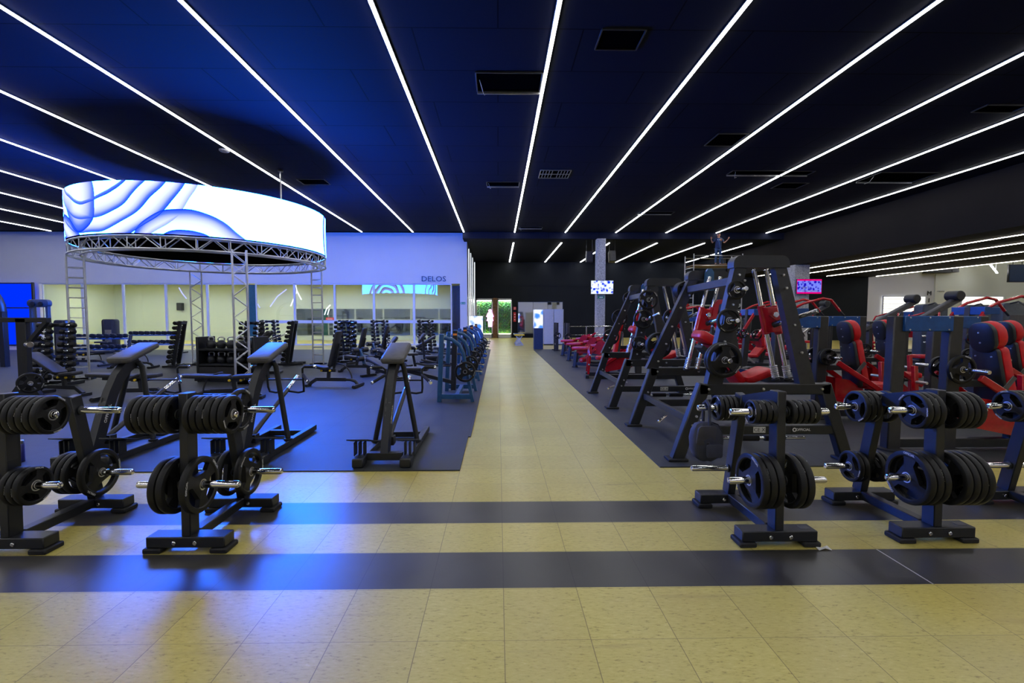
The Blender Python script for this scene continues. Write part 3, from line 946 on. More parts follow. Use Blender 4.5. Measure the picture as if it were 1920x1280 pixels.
for key, (x, y, lab, short, pl) in TREES.items():
    weight_tree(x, y, lab, key in 'AB')
    for k, sizes in pl.items():
        s = 1 if k[2] == '+' else -1
        yy = 0.0 if k[0] == 'F' else (0.52 if k[1] == 'U' else 0.615)
        z = {'FU': 0.94, 'FL': 0.455, 'BU': 0.865, 'BL': 0.335}[k[:2]]
        hang((x + s * 0.05, y + yy, z), (s, 0, 0), sizes, '%s %s %s sleeve, %s' % (NM[k[0]], NM[k[1]], 'right' if s > 0 else 'left', short), 'plates on the ' + short)
# bag on the back upper sleeve of tree C
t = thing('shoulder_bag', 'dark navy nylon bag hanging from a chrome sleeve of the weight tree', 'bag', (1.70, 3.66, 0.0))
t.location = (1.690, 3.66, 0.435)
mb = MB()
prof = [(0.00, 0.05, 0.035), (0.03, 0.095, 0.060), (0.10, 0.125, 0.075), (0.18, 0.13, 0.08), (0.25, 0.12, 0.07), (0.30, 0.09, 0.045), (0.315, 0.05, 0.02)]
vs, fs = [], []
nn = 20
for (z, a, b) in prof:
    for j in range(nn):
        u = 2 * PI * j / nn
        vs.append((a * (abs(math.cos(u)) ** 0.6) * (1 if math.cos(u) > 0 else -1), b * (abs(math.sin(u)) ** 0.7) * (1 if math.sin(u) > 0 else -1) + 0.01 * math.sin(7 * u + z * 20), z))
for i in range(len(prof) - 1):
    for j in range(nn): fs.append((i * nn + j, i * nn + (j + 1) % nn, (i + 1) * nn + (j + 1) % nn, (i + 1) * nn + j))
fs += [tuple(range(nn))[::-1], tuple((len(prof) - 1) * nn + j for j in range(nn))]
mb.add(vs, fs).build('bag_body', 'bagdark', t, 60)
MB().pad((-0.03, -0.072, 0.22), X, V((0.1, -0.1, 1)), 0.15, 0.16, 0.02, 0.03, 0.008).build('flap', 'baglight', t)
MB().pad((0.03, -0.088, 0.10), X, Z, 0.13, 0.11, 0.025, 0.02, 0.008).build('front_pocket', 'bagdark', t)
MB().tube([(0, -0.06, 0.27), (0, -0.055, 0.38), (0, -0.052, 0.455), (0.0, 0, 0.486), (0, 0.052, 0.455), (0, 0.055, 0.38), (0, 0.06, 0.27)], 0.012, 8).build('strap', 'bagdark', t)
MB().box((-0.02, -0.086, 0.15), (0.02, 0.012, 0.035), 0.003).build('buckle', 'black', t)
# scrap of paper by tree C
t = thing('paper_scrap', 'crumpled white paper scrap on the dark floor stripe by a rack foot', 'litter', (2.20, 3.03, 0.0))
mb = MB()
mb.add([(0, 0, .003), (.05, .01, .012), (.09, .0, .004), (.0, .035, .01), (.045, .04, .002), (.085, .045, .014)], [(0, 1, 4, 3), (1, 2, 5, 4)])
mb.add([(0, 0, .001), (.05, .01, .010), (.09, .0, .002), (.0, .035, .008), (.045, .04, .0), (.085, .045, .012)], [(0, 1, 4, 3), (1, 2, 5, 4)])
mb.build('crumpled_sheet', 'white', t, 0)
# water bottle
t = thing('water_bottle', 'dark blue sports bottle standing on the rubber floor', 'bottle', (-5.25, 5.05, 0.012))
MB().lathe([(0.030, 0), (0.036, 0.004), (0.036, 0.19), (0.030, 0.20)], (0, 0, 0), Z, 22).build('bottle_body', 'bottle', t)
MB().lathe([(0.033, 0.20), (0.033, 0.235), (0.028, 0.24)], (0, 0, 0), Z, 22).build('cap', 'steel', t)
mb = MB()
for i in range(3): mb.box((0.004 * i, -0.0365, 0.06 + 0.03 * i), (0.028, 0.002, 0.014), 0.0)
mb.build('printed_mark', 'white', t, 0)

# ------------------------------------------------------------------ chest supported row benches
def row_bench():
    t = thing('row_bench', 'row', 'gym bench')
    for s in (-1, 1):
        MB().bar((s * 0.245, 0.06, 0.05), (s * 0.245, 1.45, 0.05), 0.07, 0.07).build('floor_rail', 'black', t)
        MB().box((s * 0.25, 0.0, 0.05), (0.12, 0.16, 0.10), 0.012).build('foot', 'black', t)
        MB().tube([(s * 0.065, 0.70, 1.04), (s * 0.08, 0.735, 0.98), (s * 0.25, 0.64, 0.11)], 0.030, 14).build('side_leg', 'black', t)
        MB().cyl((s * 0.25, 0.64, 0.085), (s * 0.25, 0.64, 0.11), 0.05, 14, 0.004).build('leg_flange', 'black', t)
        # angled foot plate on the front end
        p = MB().box((s * 0.27, 0.12, 0.245), (0.23, 0.26, 0.014), 0.004, Matrix.Rotation(R(-17), 3, 'X')).build('foot_plate', 'black', t)
        b = MB()
        for k in (-0.05, 0.0, 0.05): b.box((s * 0.27 + k, 0.10, 0.165), (0.012, 0.10, 0.15), 0.003)
        b.build('bracket', 'black', p)
    MB().bar((-0.19, 0.10, 0.08), (0.19, 0.10, 0.08), 0.08, 0.08).build('cross_bar', 'black', t)
    MB().bar((-0.21, 1.15, 0.05), (0.21, 1.15, 0.05), 0.07, 0.07).build('cross_bar', 'black', t)
    # main curved column
    pts = [V((0, 0.10, 0.10)), V((0, 0.24, 0.46)), V((0, 0.36, 0.72)), V((0, 0.46, 0.88)), V((0, 0.58, 0.99)), V((0, 0.74, 1.07))]
    vs, fs = [], []
    for i, p in enumerate(pts):
        d = (pts[min(i + 1, 5)] - pts[max(i - 1, 0)]).normalized()
        nrm = V((0, -d.z, d.y))
        for (a, b) in ((-0.04, -0.065), (0.04, -0.065), (0.04, 0.065), (-0.04, 0.065)): vs.append(p + X * a + nrm * b)
    for i in range(5):
        for j in range(4): fs.append((i * 4 + j, i * 4 + (j + 1) % 4, i * 4 + 4 + (j + 1) % 4, i * 4 + 4 + j))
    fs += [(3, 2, 1, 0), (20, 21, 22, 23)]
    col = MB().add(vs, fs).build('main_column', 'black', t, 30)
    tx = text('lettering', 'OFFICIAL', 0.052, 'white', col, 0.001, (0.0415, 0.235, 0.46), (R(90), 0, R(90)))
    tx.rotation_euler = (Matrix.Rotation(R(68), 3, 'X') @ Matrix.Rotation(R(90), 3, 'Z') @ Matrix.Rotation(R(90), 3, 'X')).to_euler()
    tx.location = (0.0415, 0.26, 0.50)
    g = MB()
    for k, s in enumerate((0, 1, 2, 3)):
        zz = 0.40 + 0.085 * k
        yy = 0.10 + (zz - 0.10) * 0.39
        g.box((-0.017, yy - 0.066, zz), (0.008, 0.006, 0.055), 0.0, Matrix.Rotation(R(-21), 3, 'X'))
        g.box((0.017 if k % 2 else 0.0, yy - 0.066, zz - 0.02), (0.026, 0.006, 0.010), 0.0, Matrix.Rotation(R(-21), 3, 'X'))
    g.build('column_mark', 'padgrey', col, 0)
    # sloping chest pad
    MB().pad((0, 0.72, 1.155), X, V((0, 0.955, 0.30)), 0.275, 0.56, 0.075, 0.05, 0.03).build('chest_pad', 'padgrey', t)
    MB().box((0, 0.72, 1.105), (0.16, 0.40, 0.02), 0.004, Matrix.Rotation(R(17), 3, 'X')).build('pad_plate', 'black', t)
    # pivoting loading arm with bent grip frame
    a = MB().tube([(0, 0.22, 0.20), (0, 1.20, 0.62)], 0.030, 14).build('lever_arm', 'grey', t)
    MB().tube([(0, 1.20, 0.62), (0, 1.52, 0.757)], 0.025, 16).build('loading_sleeve', 'chrome', a)
    h = MB()
    for s in (-1, 1):
        h.tube([(0, 1.20, 0.60), (s * 0.15, 1.20, 0.58), (s * 0.225, 1.18, 0.60), (s * 0.235, 1.16, 0.66), (s * 0.235, 1.13, 0.86), (s * 0.24, 1.12, 0.91), (s * 0.27, 1.11, 0.935), (s * 0.41, 1.10, 0.935)], 0.014, 10)
        h.tube([(0, 1.16, 0.76), (s * 0.235, 1.15, 0.76)], 0.012, 8)
        h.tube([(s * 0.235, 1.13, 0.84), (s * 0.36, 0.98, 0.76)], 0.014, 8)
    h.build('grip_frame', 'black', t)
    for s in (-1, 1):
        g = MB().tube([(s * 0.275, 1.11, 0.935), (s * 0.40, 1.10, 0.935)], 0.020, 12).build('hand_grip', 'foot', t)
        MB().tube([(s * 0.40, 1.10, 0.935), (s * 0.425, 1.10, 0.935)], 0.021, 12).build('grip_cap', 'chrome', g)
        g = MB().tube([(s * 0.255, 1.105, 0.826), (s * 0.36, 0.98, 0.76)], 0.020, 12).build('hand_grip', 'foot', t)
        MB().tube([(s * 0.36, 0.98, 0.76), (s * 0.376, 0.96, 0.75)], 0.021, 12).build('grip_cap', 'chrome', g)
    MB().box((0.0, 0.30, 0.20), (0.12, 0.10, 0.10), 0.006).build('pivot_block', 'black', t)
    return t
P_ROW = Proto(row_bench())
for x, y, s in ((-1.23, 4.84, 'black chest supported row bench nearest the pale aisle'),
                (-2.82, 4.94, 'black row bench in the middle of the row of three, behind weight tree'),
                (-4.45, 4.94, 'black row bench with grey pad beside the blue bottle')):
    P_ROW.put((x, y, 0.012), 0, s, 'chest supported row benches')
# ------------------------------------------------------------------ dumbbells and racks
def dumbbell_proto(r, ln, name='dumbbell'):
    mb = MB()
    for s in (-1, 1):
        mb.lathe([(r * .55, 0), (r * .92, 0.006), (r, 0.016), (r, ln - 0.016), (r * .92, ln - 0.006), (r * .5, ln)], (s * 0.062, 0, 0), (s, 0, 0), 12)
    mb.cyl((-0.07, 0, 0), (0.07, 0, 0), 0.012, 8)
    o = mb.build(name, 'rubber', None, 25)
    tag(o, 'dumbbell', 'dumbbell')
    MB().lathe([(0.015, -0.062), (0.018, -0.03), (0.019, 0), (0.018, 0.03), (0.015, 0.062)], (0, 0, 0), X, 10).build('handle', 'chrome', o)
    return Proto(o)
DB = [dumbbell_proto(0.054, 0.095), dumbbell_proto(0.062, 0.11), dumbbell_proto(0.068, 0.13)]
DBH = dumbbell_proto(0.075, 0.11)
def rack_proto():
    t = thing('dumbbell_rack', 'rack', 'dumbbell rack')
    LV = 9
    for s in (-1, 1):
        mb = MB().bar((s * 0.235, -0.13, 0.08), (s * 0.235, 0.10, 1.46), 0.07, 0.10, (0, 1, 0))
        for k in range(LV):
            z = 0.20 + 0.148 * k
            y = -0.13 + 0.23 * (z - 0.08) / 1.38
            mb.box((s * 0.235 - 0.03, y - 0.085, z - 0.035), (0.012, 0.13, 0.035), 0.003)
            mb.box((s * 0.235 + 0.03, y - 0.085, z - 0.035), (0.012, 0.13, 0.035), 0.003)
        mb.build('upright', 'bluesteel' if False else 'black', t)
        MB().bar((s * 0.235, -0.42, 0.045), (s * 0.235, 0.36, 0.045), 0.08, 0.07).build('foot', 'black', t)
    MB().bar((-0.21, 0.09, 1.40), (0.21, 0.09, 1.40), 0.08, 0.08).build('top_bar', 'black', t)
    MB().bar((-0.20, 0.0, 0.07), (0.20, 0.0, 0.07), 0.08, 0.07).build('cross_bar', 'black', t)
    return t
P_RACK = Proto(rack_proto())
def rack(x, y, rz, where, zf=0.012, skip=0):
    P_RACK.put((x, y, zf), rz, 'black two column dumbbell rack, ' + where, 'two column dumbbell racks')
    c, s_ = math.cos(rz), math.sin(rz)
    for s in (-1, 1):
        for k in range(9):
            z = 0.20 + 0.148 * k
            yy = -0.13 + 0.23 * (z - 0.08) / 1.38 - 0.10
            xx = s * 0.235
            p = DB[2 if k < 3 else (1 if k < 6 else 0)]
            dz = 0.012 if k < 9 else 0
            p.put((x + xx * c - yy * s_, y + xx * s_ + yy * c, zf + z + dz), rz,
                  'black dumbbell, %s shelf up, %s column, rack %s' % (ORD[k], 'left' if s < 0 else 'right', where), 'dumbbells on rack ' + where)
rack(-10.22, 10.8, R(8), 'beside the ladder truss leg')
rack(-10.1, 14.7, R(-72), 'beside the back truss leg')
rack(-7.55, 14.2, R(-6), 'behind the middle row bench')
rack(-6.85, 15.35, R(-78), 'left of the right truss leg')
rack(-9.6, 19.4, R(55), 'far behind the middle rack')
rack(-5.15, 15.6, R(-8), 'right of the right truss leg')
rack(-6.5, 19.6, R(150), 'far behind right truss leg')
rack(-5.05, 19.6, R(38), 'under the blue wall lettering, left one')
rack(-3.2, 20.2, R(38), 'under the blue wall lettering, right one')

def shelf_rack(x, y, rz, where, ncol, L):
    t = thing('dumbbell_shelf', 'long black two tier dumbbell shelf, ' + where, 'dumbbell rack', (x, y, 0.012), rz, 'two tier dumbbell shelves')
    for s in (-1, 1):
        MB().bar((s * (L / 2 + 0.04), -0.1, 0.05), (s * (L / 2 + 0.04), 0.15, 0.92), 0.08, 0.07, (0, 1, 0)).build('upright', 'black', t)
        MB().bar((s * (L / 2 + 0.04), -0.3, 0.04), (s * (L / 2 + 0.04), 0.3, 0.04), 0.09, 0.06).build('foot', 'black', t)
    for z, yy in ((0.42, -0.04), (0.80, 0.06)):
        mb = MB()
        for d in (-0.11, 0.06): mb.box((0, yy + d - 0.05, z), (L, 0.05, 0.05), 0.006)
        mb.build('tray_rail', 'bluesteel', t)
    c, s_ = math.cos(rz), math.sin(rz)
    for lv, (z, yy) in enumerate(((0.42, -0.04), (0.80, 0.06))):
        for i in range(ncol):
            xx = -L / 2 + L * (i + 0.5) / ncol
            yy2 = yy - 0.075
            DBH.put((x + xx * c - yy2 * s_, y + xx * s_ + yy2 * c, 0.012 + z + 0.102), rz + PI / 2,
                    'round black dumbbell, %s from left, %s tier, shelf %s' % (ORD[i], 'lower' if lv == 0 else 'upper', where), 'dumbbells on shelf ' + where)
shelf_rack(-14.6, 16.9, R(6), 'behind the ladder truss leg', 9, 2.0)
shelf_rack(-14.9, 20.2, R(4), 'in front of the studio glass', 9, 2.1)

# ------------------------------------------------------------------ adjustable benches
def bench_proto(back_deg, seat_deg=8):
    t = thing('adjustable_bench', 'bench', 'gym bench')
    MB().bar((-0.42, 0, 0.17), (0.30, 0, 0.17), 0.06, 0.08).build('spine', 'black', t)
    MB().tube([(0.28, 0, 0.17), (0.40, 0, 0.165), (0.50, 0, 0.13), (0.56, 0, 0.05)], 0.035, 10).build('rear_leg', 'black', t)
    f = MB().bar((0.57, -0.27, 0.04), (0.57, 0.27, 0.04), 0.07, 0.06).build('rear_foot', 'black', t)
    for s in (-1, 1): MB().cyl((0.57, s * 0.27, 0.04), (0.57, s * 0.30, 0.04), 0.036, 12, 0.006).build('rubber_end', 'foot', f)
    MB().bar((-0.38, 0, 0.18), (-0.58, 0, 0.05), 0.07, 0.07).build('front_leg', 'black', t)
    MB().bar((-0.60, -0.13, 0.035), (-0.60, 0.13, 0.035), 0.06, 0.055).build('front_foot', 'black', t)
    MB().bar((-0.12, 0, 0.18), (-0.10, 0, 0.40), 0.07, 0.06).build('seat_post', 'black', t)
    arc = [(0.05 + 0.36 * math.cos(R(a)), 0.045, 0.17 + 0.36 * math.sin(R(a))) for a in range(0, 90, 11)]
    MB().tube(arc, 0.016, 8).build('ladder_arc', 'grey', t)
    a = R(seat_deg)
    MB().pad((-0.28, 0, 0.445), V((math.cos(a), 0, -math.sin(a))) * 1, Y, 0.36, 0.26, 0.07, 0.05, 0.02).build('seat_pad', 'vinyl', t)
    b = R(back_deg)
    u = V((math.cos(b), 0, math.sin(b)))
    MB().pad(V((-0.06, 0, 0.44)) + u * 0.44, u, Y, 0.84, 0.27, 0.07, 0.05, 0.02).build('back_pad', 'vinyl', t)
    nrm = V((math.sin(b), 0, -math.cos(b)))
    MB().bar(V((-0.04, 0, 0.42)) + nrm * 0.05, V((-0.04, 0, 0.42)) + nrm * 0.05 + u * 0.6, 0.05, 0.04, Y).build('back_frame', 'black', t)
    for xx in (-0.25, -0.05):
        for s in (-1, 1): MB().cyl((xx, s * 0.05, 0.375), (xx, s * 0.085, 0.375), 0.024, 12, 0.004).build('adjuster_knob', 'yellow', t)['label'] = 'yellow pop pin knob'
    MB().bar((-0.25, 0, 0.375), (0.05, 0, 0.375), 0.06, 0.07).build('hinge_frame', 'black', t)
    return t
B_UP, B_FLAT, B_INC = Proto(bench_proto(76)), Proto(bench_proto(3, 3)), Proto(bench_proto(28))
for p, x, y, rz, s in (
        (B_UP, -3.75, 10.45, R(-4), 'black bench with upright back standing alone behind the row benches'),
        (B_UP, -3.95, 13.2, R(-6), 'upright black bench directly behind the lone upright bench'),
        (B_UP, -4.05, 16.3, R(-8), 'farthest upright black bench, in front of the blue wall lettering racks'),
        (B_FLAT, -7.05, 8.95, R(186), 'flat bench with blue lit pad behind the bottle side row bench'),
        (B_FLAT, -5.20, 8.85, R(192), 'flat bench with blue lit pad behind the middle row bench'),
        (B_INC, -8.9, 9.4, R(168), 'low incline black bench beside the big black post'),
        (B_INC, -11.3, 14.3, R(10), 'dark incline bench in front of the two tier shelves'),
        (B_FLAT, -13.3, 15.0, R(2), 'flat black bench beside the ladder truss leg'),
        (B_INC, -3.1, 17.6, R(20), 'dark incline bench between the two blue wall lettering racks')):
    p.put((x, y, 0.012), rz, s, 'adjustable benches')

# decline benches with foam rollers
def roller_bench():
    t = thing('decline_bench', 'b', 'gym bench')
    MB().bar((-0.65, 0, 0.30), (0.55, 0, 0.10), 0.07, 0.08).build('spine', 'black', t)
    MB().tube([(0.5, 0, 0.12), (0.62, 0, 0.10), (0.70, 0, 0.04)], 0.035, 10).build('rear_leg', 'black', t)
    MB().bar((0.70, -0.25, 0.035), (0.70, 0.25, 0.035), 0.07, 0.06).build('rear_foot', 'black', t)
    MB().bar((-0.45, 0, 0.28), (-0.45, 0, 0.03), 0.07, 0.07).build('front_leg', 'black', t)
    MB().bar((-0.45, -0.25, 0.035), (-0.45, 0.25, 0.035), 0.07, 0.06).build('front_foot', 'black', t)
    MB().pad((0.1, 0, 0.34), V((0.96, 0, -0.28)), Y, 1.1, 0.28, 0.07, 0.06, 0.02).build('long_pad', 'vinyl', t)
    MB().bar((-0.6, 0, 0.29), (-0.78, 0, 0.72), 0.06, 0.06).build('roller_post', 'bluesteel', t)
    for (xx, z) in ((-0.58, 0.48), (-0.78, 0.70)):
        a = MB().cyl((xx, -0.26, z), (xx, 0.26, z), 0.018, 10).build('roller_axle', 'steel', t)
        for s in (-1, 1):
            MB().cyl((xx, s * 0.06, z), (xx, s * 0.25, z), 0.07, 18, 0.012).build('foam_roller', 'vinyl', a)
    return t
P_DEC = Proto(roller_bench())
P_DEC.put((-3.1, 12.0, 0.012), R(-35), 'decline bench with two black foam rollers behind the aisle row bench', 'decline benches')
P_DEC.put((-3.5, 14.9, 0.012), R(-30), 'farther decline bench with foam rollers near the curl benches', 'decline benches')

# preacher curl benches
def curl_bench():
    t = thing('curl_bench', 'b', 'gym bench')
    MB().bar((-0.35, 0, 0.05), (0.45, 0, 0.05), 0.07, 0.07).build('floor_beam', 'black', t)
    for xx in (-0.35, 0.45): MB().bar((xx, -0.25, 0.04), (xx, 0.25, 0.04), 0.07, 0.06).build('foot', 'black', t)
    MB().bar((-0.15, 0, 0.06), (-0.22, 0, 0.90), 0.07, 0.07).build('pad_post', 'black', t)
    MB().pad((-0.24, 0, 0.90), V((0.62, 0, 0.78)), Y, 0.34, 0.50, 0.08, 0.08, 0.03).build('arm_pad', 'vinyl', t)
    MB().bar((0.40, 0, 0.06), (0.32, 0, 0.48), 0.07, 0.06).build('seat_post', 'black', t)
    MB().pad((0.30, 0, 0.52), X, Y, 0.30, 0.34, 0.07, 0.06, 0.02).build('seat_pad', 'vinyl', t)
    for s in (-1, 1): MB().tube([(-0.22, s * 0.05, 0.72), (-0.34, s * 0.30, 0.88), (-0.40, s * 0.30, 0.98)], 0.018, 8).build('bar_hook', 'chrome', t)
    return t
P_CURL = Proto(curl_bench())
P_CURL.put((-2.75, 13.1, 0.012), R(20), 'black preacher curl bench beside the first blue lever machine', 'curl benches')
P_CURL.put((-2.35, 15.6, 0.012), R(15), 'second preacher curl bench farther behind the first one', 'curl benches')

# ------------------------------------------------------------------ lever machines along the mat edge
def lever_machine():
    t = thing('lever_machine', 'm', 'gym machine')  # frame and arms are blue painted steel
    for yy in (0.0, 1.25):
        MB().bar((-0.30, yy, 0.0), (-0.25, yy, 1.27), 0.10, 0.08, (1, 0, 0)).build('upright', 'bluesteel', t)
        MB().bar((0.32, yy, 0.0), (0.20, yy, 0.62), 0.07, 0.06, (1, 0, 0)).build('short_leg', 'bluesteel', t)
        MB().bar((-0.26, yy, 0.10), (0.28, yy, 0.10), 0.07, 0.09).build('side_rail', 'bluesteel', t)
        a = MB().tube([(-0.20, yy, 1.20), (-0.05, yy, 1.16), (0.08, yy, 1.06), (0.15, yy, 0.90), (0.19, yy, 0.62)], 0.036, 12).build('curved_arm', 'bluesteel', t)
        MB().cyl((0.19, yy - 0.06, 0.58), (0.19, yy + 0.06, 0.58), 0.05, 16, 0.006).build('arm_hub', 'black', a)
        MB().cyl((0.18, yy, 0.58), (0.50, yy, 0.58), 0.024, 14, 0.004).build('plate_sleeve', 'chrome', a)
    MB().bar((0.02, 0.04, 0.10), (0.02, 1.21, 0.10), 0.08, 0.08).build('cross_rail', 'bluesteel', t)
    MB().bar((-0.10, 0.62, 0.12), (-0.06, 0.62, 1.32), 0.10, 0.10, (1, 0, 0)).build('center_post', 'black', t)
    MB().box((-0.06, 0.565, 1.24), (0.08, 0.012, 0.04), 0.002).build('orange_label', 'orangelabel', t)['label'] = 'orange label on the post'
    MB().bar((-0.1, 0.62, 0.28), (-1.05, 0.62, 0.52), 0.12, 0.07).build('seat_beam', 'black', t)
    MB().pad((-0.85, 0.62, 0.55), X, Y, 0.50, 0.30, 0.07, 0.06, 0.02).build('seat_pad', 'vinyl', t)
    MB().pad((-0.35, 0.62, 0.86), V((0.25, 0, 1)), Y, 0.42, 0.26, 0.07, 0.05, 0.02).build('chest_pad', 'vinyl', t)
    for s in (-1, 1):
        MB().tube([(-0.15, 0.62 + s * 0.10, 0.62), (-0.60, 0.62 + s * 0.35, 0.66), (-0.80, 0.62 + s * 0.35, 0.70)], 0.018, 8).build('handle_bar', 'black', t)
    return t
P_LEV = Proto(lever_machine())
LEVS = ['nearest blue lever machine with curved arms on the mat edge', 'second blue lever machine behind the nearest one', 'third blue lever machine along the mat edge', 'farthest blue lever machine along the mat edge']
for k, y in enumerate((8.55, 11.35, 14.3, 17.3)):
    P_LEV.put((-0.80, y, 0.012), 0, LEVS[k], 'lever machines on the mat edge')
    for j, yy in enumerate((0.0, 1.25)):
        hang((-0.80 + 0.19, y + yy - 0.10, 0.592), (0, -1, 0), ['XL'], '%s arm of %s lever machine' % (('front', 'rear')[j], ('nearest', 'second', 'third', 'farthest')[k]), 'plates on lever machines')

# ------------------------------------------------------------------ dark kit under the LED ring and at the left edge
t = thing('half_rack', 'big black post frame with a long top bar at left picture edge', 'gym machine', (-9.12, 8.95, 0.012))
MB().bar((0, 0, 0), (0, 0, 1.56), 0.19, 0.10).build('upright', 'black', t)
MB().bar((-1.9, 0, 1.53), (0.50, 0, 1.53), 0.10, 0.09).build('top_bar', 'black', t)
MB().bar((-1.75, 0, 0), (-1.75, 0, 1.5), 0.19, 0.10).build('upright', 'black', t)
for s in (-1, 1): MB().prism([(s * 0.08, 0), (s * 0.36, 0), (s * 0.08, 0.36)], (0, 0, 0), X, Z, 0.08).build('gusset', 'black', t)
MB().bar((0.46, 0.0, 1.50), (0.08, 0.0, 1.08), 0.08, 0.07).build('angled_brace', 'black', t)
MB().bar((-1.9, 0.0, 0.035), (0.5, 0, 0.035), 0.14, 0.07).build('floor_beam', 'black', t)
MB().cyl((0.12, -0.05, 1.06), (0.22, -0.1, 1.06), 0.06, 16, 0.01).build('bar_hook', 'chrome', t)
p = MB().cyl((0.09, -0.03, 0.36), (0.62, -0.52, 0.36), 0.024, 14, 0.004).build('plate_sleeve', 'chrome', t)
hang((-9.12 + 0.09 + 0.53 * 0.5, 8.95 - 0.03 - 0.49 * 0.5, 0.373), (0.53, -0.49, 0), ['XL', 'XL'], 'low sleeve of the big black post frame', 'plates on the post frame')

t = thing('cable_machine', 'grey blue cable machine tower in front of the blue wall', 'gym machine', (-15.6, 15.9, 0.012))
MB().box((0, 0, 0.06), (0.75, 0.5, 0.10), 0.01).build('base', 'black', t)
for s in (-1, 1): MB().bar((s * 0.30, 0, 0.1), (s * 0.27, 0, 2.0), 0.09, 0.10).build('side_frame', 'shroudgrey', t)
MB().pad((0, 0, 2.05), X, Z, 0.72, 0.26, 0.16, 0.12, 0.02).build('top_housing', 'shroudgrey', t)
for s in (-1, 1): MB().lathe([(0.045, -0.02), (0.075, -0.018), (0.075, 0.018), (0.045, 0.02)], (s * 0.13, -0.10, 2.03), Y, 20).build('pulley', 'black', t)
mb = MB()
for k in range(12): mb.box((0, 0, 0.18 + 0.055 * k), (0.40, 0.16, 0.05), 0.006)
mb.build('weight_stack', 'black', t)
mb = MB()
for s in (-0.12, 0.12): mb.cyl((s, 0, 0.1), (s, 0, 1.95), 0.012, 8)
mb.build('guide_rod', 'chrome', t)
t = thing('arch_machine', 'black machine with a big arched top before the blue wall', 'gym machine', (-16.75, 14.8, 0.012))
arc = [(1.05 * math.cos(R(a)), 0, 1.75 + 0.95 * math.sin(R(a))) for a in range(0, 181, 12)]
MB().tube(arc, 0.11, 12).build('arched_top', 'black', t)
for s in (-1, 1): MB().bar((s * 1.05, 0, 0), (s * 1.05, 0, 1.78), 0.16, 0.16).build('side_post', 'black', t)
for z in (0.9, 1.7): MB().bar((-1.0, 0, z), (1.0, 0, z), 0.07, 0.07).build('cross_bar', 'grey', t)
MB().tube([(0.2, -0.1, 2.1), (0.8, -0.25, 2.32), (1.15, -0.25, 2.30)], [0.02, 0.04, 0.07], 10).build('chrome_arm', 'chrome', t)

def stack_machine(x, y, rz, label):
    t = thing('stack_machine', label, 'gym machine', (x, y, 0.012), rz, 'pin loaded machines')
    MB().box((0, 0, 0.05), (0.62, 0.45, 0.09), 0.01).build('base', 'black', t)
    MB().pad((0, 0.05, 0.79), X, Z, 0.56, 1.40, 0.30, 0.10, 0.03).build('shroud', 'black', t)
    MB().box((0, -0.11, 0.95), (0.32, 0.012, 1.0), 0.003).build('weight_window', 'grey', t)
    mb = MB()
    for k in range(10): mb.box((0, -0.12, 0.5 + k * 0.055), (0.26, 0.02, 0.045), 0.003)
    mb.build('weight_stack', 'steel', t)
    MB().pad((0.0, -0.55, 0.50), X, Y, 0.36, 0.36, 0.07, 0.06, 0.02).build('seat_pad', 'vinyl', t)
    MB().bar((0, -0.15, 0.25), (0, -0.55, 0.44), 0.08, 0.08).build('seat_frame', 'black', t)
stack_machine(-17.2, 20.6, R(5), 'black pin loaded machine between the two tier shelves')
stack_machine(-14.3, 15.3, R(-15), 'black pin loaded machine behind the ladder truss leg rack')

# storage unit with kettlebells (dark heap under the ring)
t = thing('storage_unit', 'dark storage unit with shelves standing under the LED ring', 'storage rack', (-6.6, 11.5, 0.012), R(-6))
MB().box((-0.72, 0, 0.55), (0.06, 0.6, 1.10), 0.006).build('side_panel', 'black', t)
MB().box((0.72, 0, 0.55), (0.06, 0.6, 1.10), 0.006).build('side_panel', 'black', t)
for z in (0.08, 0.42, 0.79): MB().box((0, 0, z), (1.38, 0.58, 0.05), 0.006).build('shelf', 'black', t)
MB().box((0, 0.28, 0.42), (1.38, 0.03, 0.72), 0.004).build('back_panel', 'black', t)
MB().box((-0.2, -0.30, 0.24), (0.95, 0.02, 0.26), 0.004).build('front_panel', 'grey', t)
def kettle():
    mb = MB().lathe([(0.06, 0), (0.09, 0.01), (0.115, 0.07), (0.105, 0.14), (0.06, 0.19), (0.03, 0.20)], (0, 0, 0), Z, 18)
    o = mb.build('kettlebell', 'black', None, 45)
    tag(o, 'kettlebell', 'kettlebell')
    MB().tube([(-0.06, 0, 0.17), (-0.075, 0, 0.24), (-0.04, 0, 0.275), (0.04, 0, 0.275), (0.075, 0, 0.24), (0.06, 0, 0.17)], 0.016, 8).build('handle', 'steel', o)
    return Proto(o)
P_K = kettle()
c6, s6 = math.cos(R(-6)), math.sin(R(-6))
for z, nm in ((0.815, 'top'), (0.445, 'middle')):
    for i in range(5):
        xx, yy = -0.52 + 0.26 * i, -0.06
        P_K.put((-6.6 + xx * c6 - yy * s6, 11.5 + xx * s6 + yy * c6, 0.0135 + z), R(-6 + 17 * i), 'black kettlebell, %s from left on the %s shelf of storage unit' % (ORD[i], nm), 'kettlebells in the storage unit')
t = thing('hyperextension_bench', 'dark back extension bench with curved arms beside the storage unit', 'gym bench', (-6.7, 12.7, 0.012), R(10))
MB().bar((-0.6, 0, 0.05), (0.6, 0, 0.05), 0.08, 0.08).build('floor_beam', 'black', t)
for xx in (-0.6, 0.6): MB().bar((xx, -0.3, 0.04), (xx, 0.3, 0.04), 0.07, 0.06).build('foot', 'black', t)
MB().bar((-0.4, 0, 0.08), (0.35, 0, 1.0), 0.08, 0.08).build('angled_post', 'black', t)
for s in (-1, 1): MB().pad((0.33, s * 0.15, 1.08), V((0.6, 0, 0.6)), Y, 0.32, 0.2, 0.08, 0.05, 0.02).build('hip_pad', 'vinyl', t)
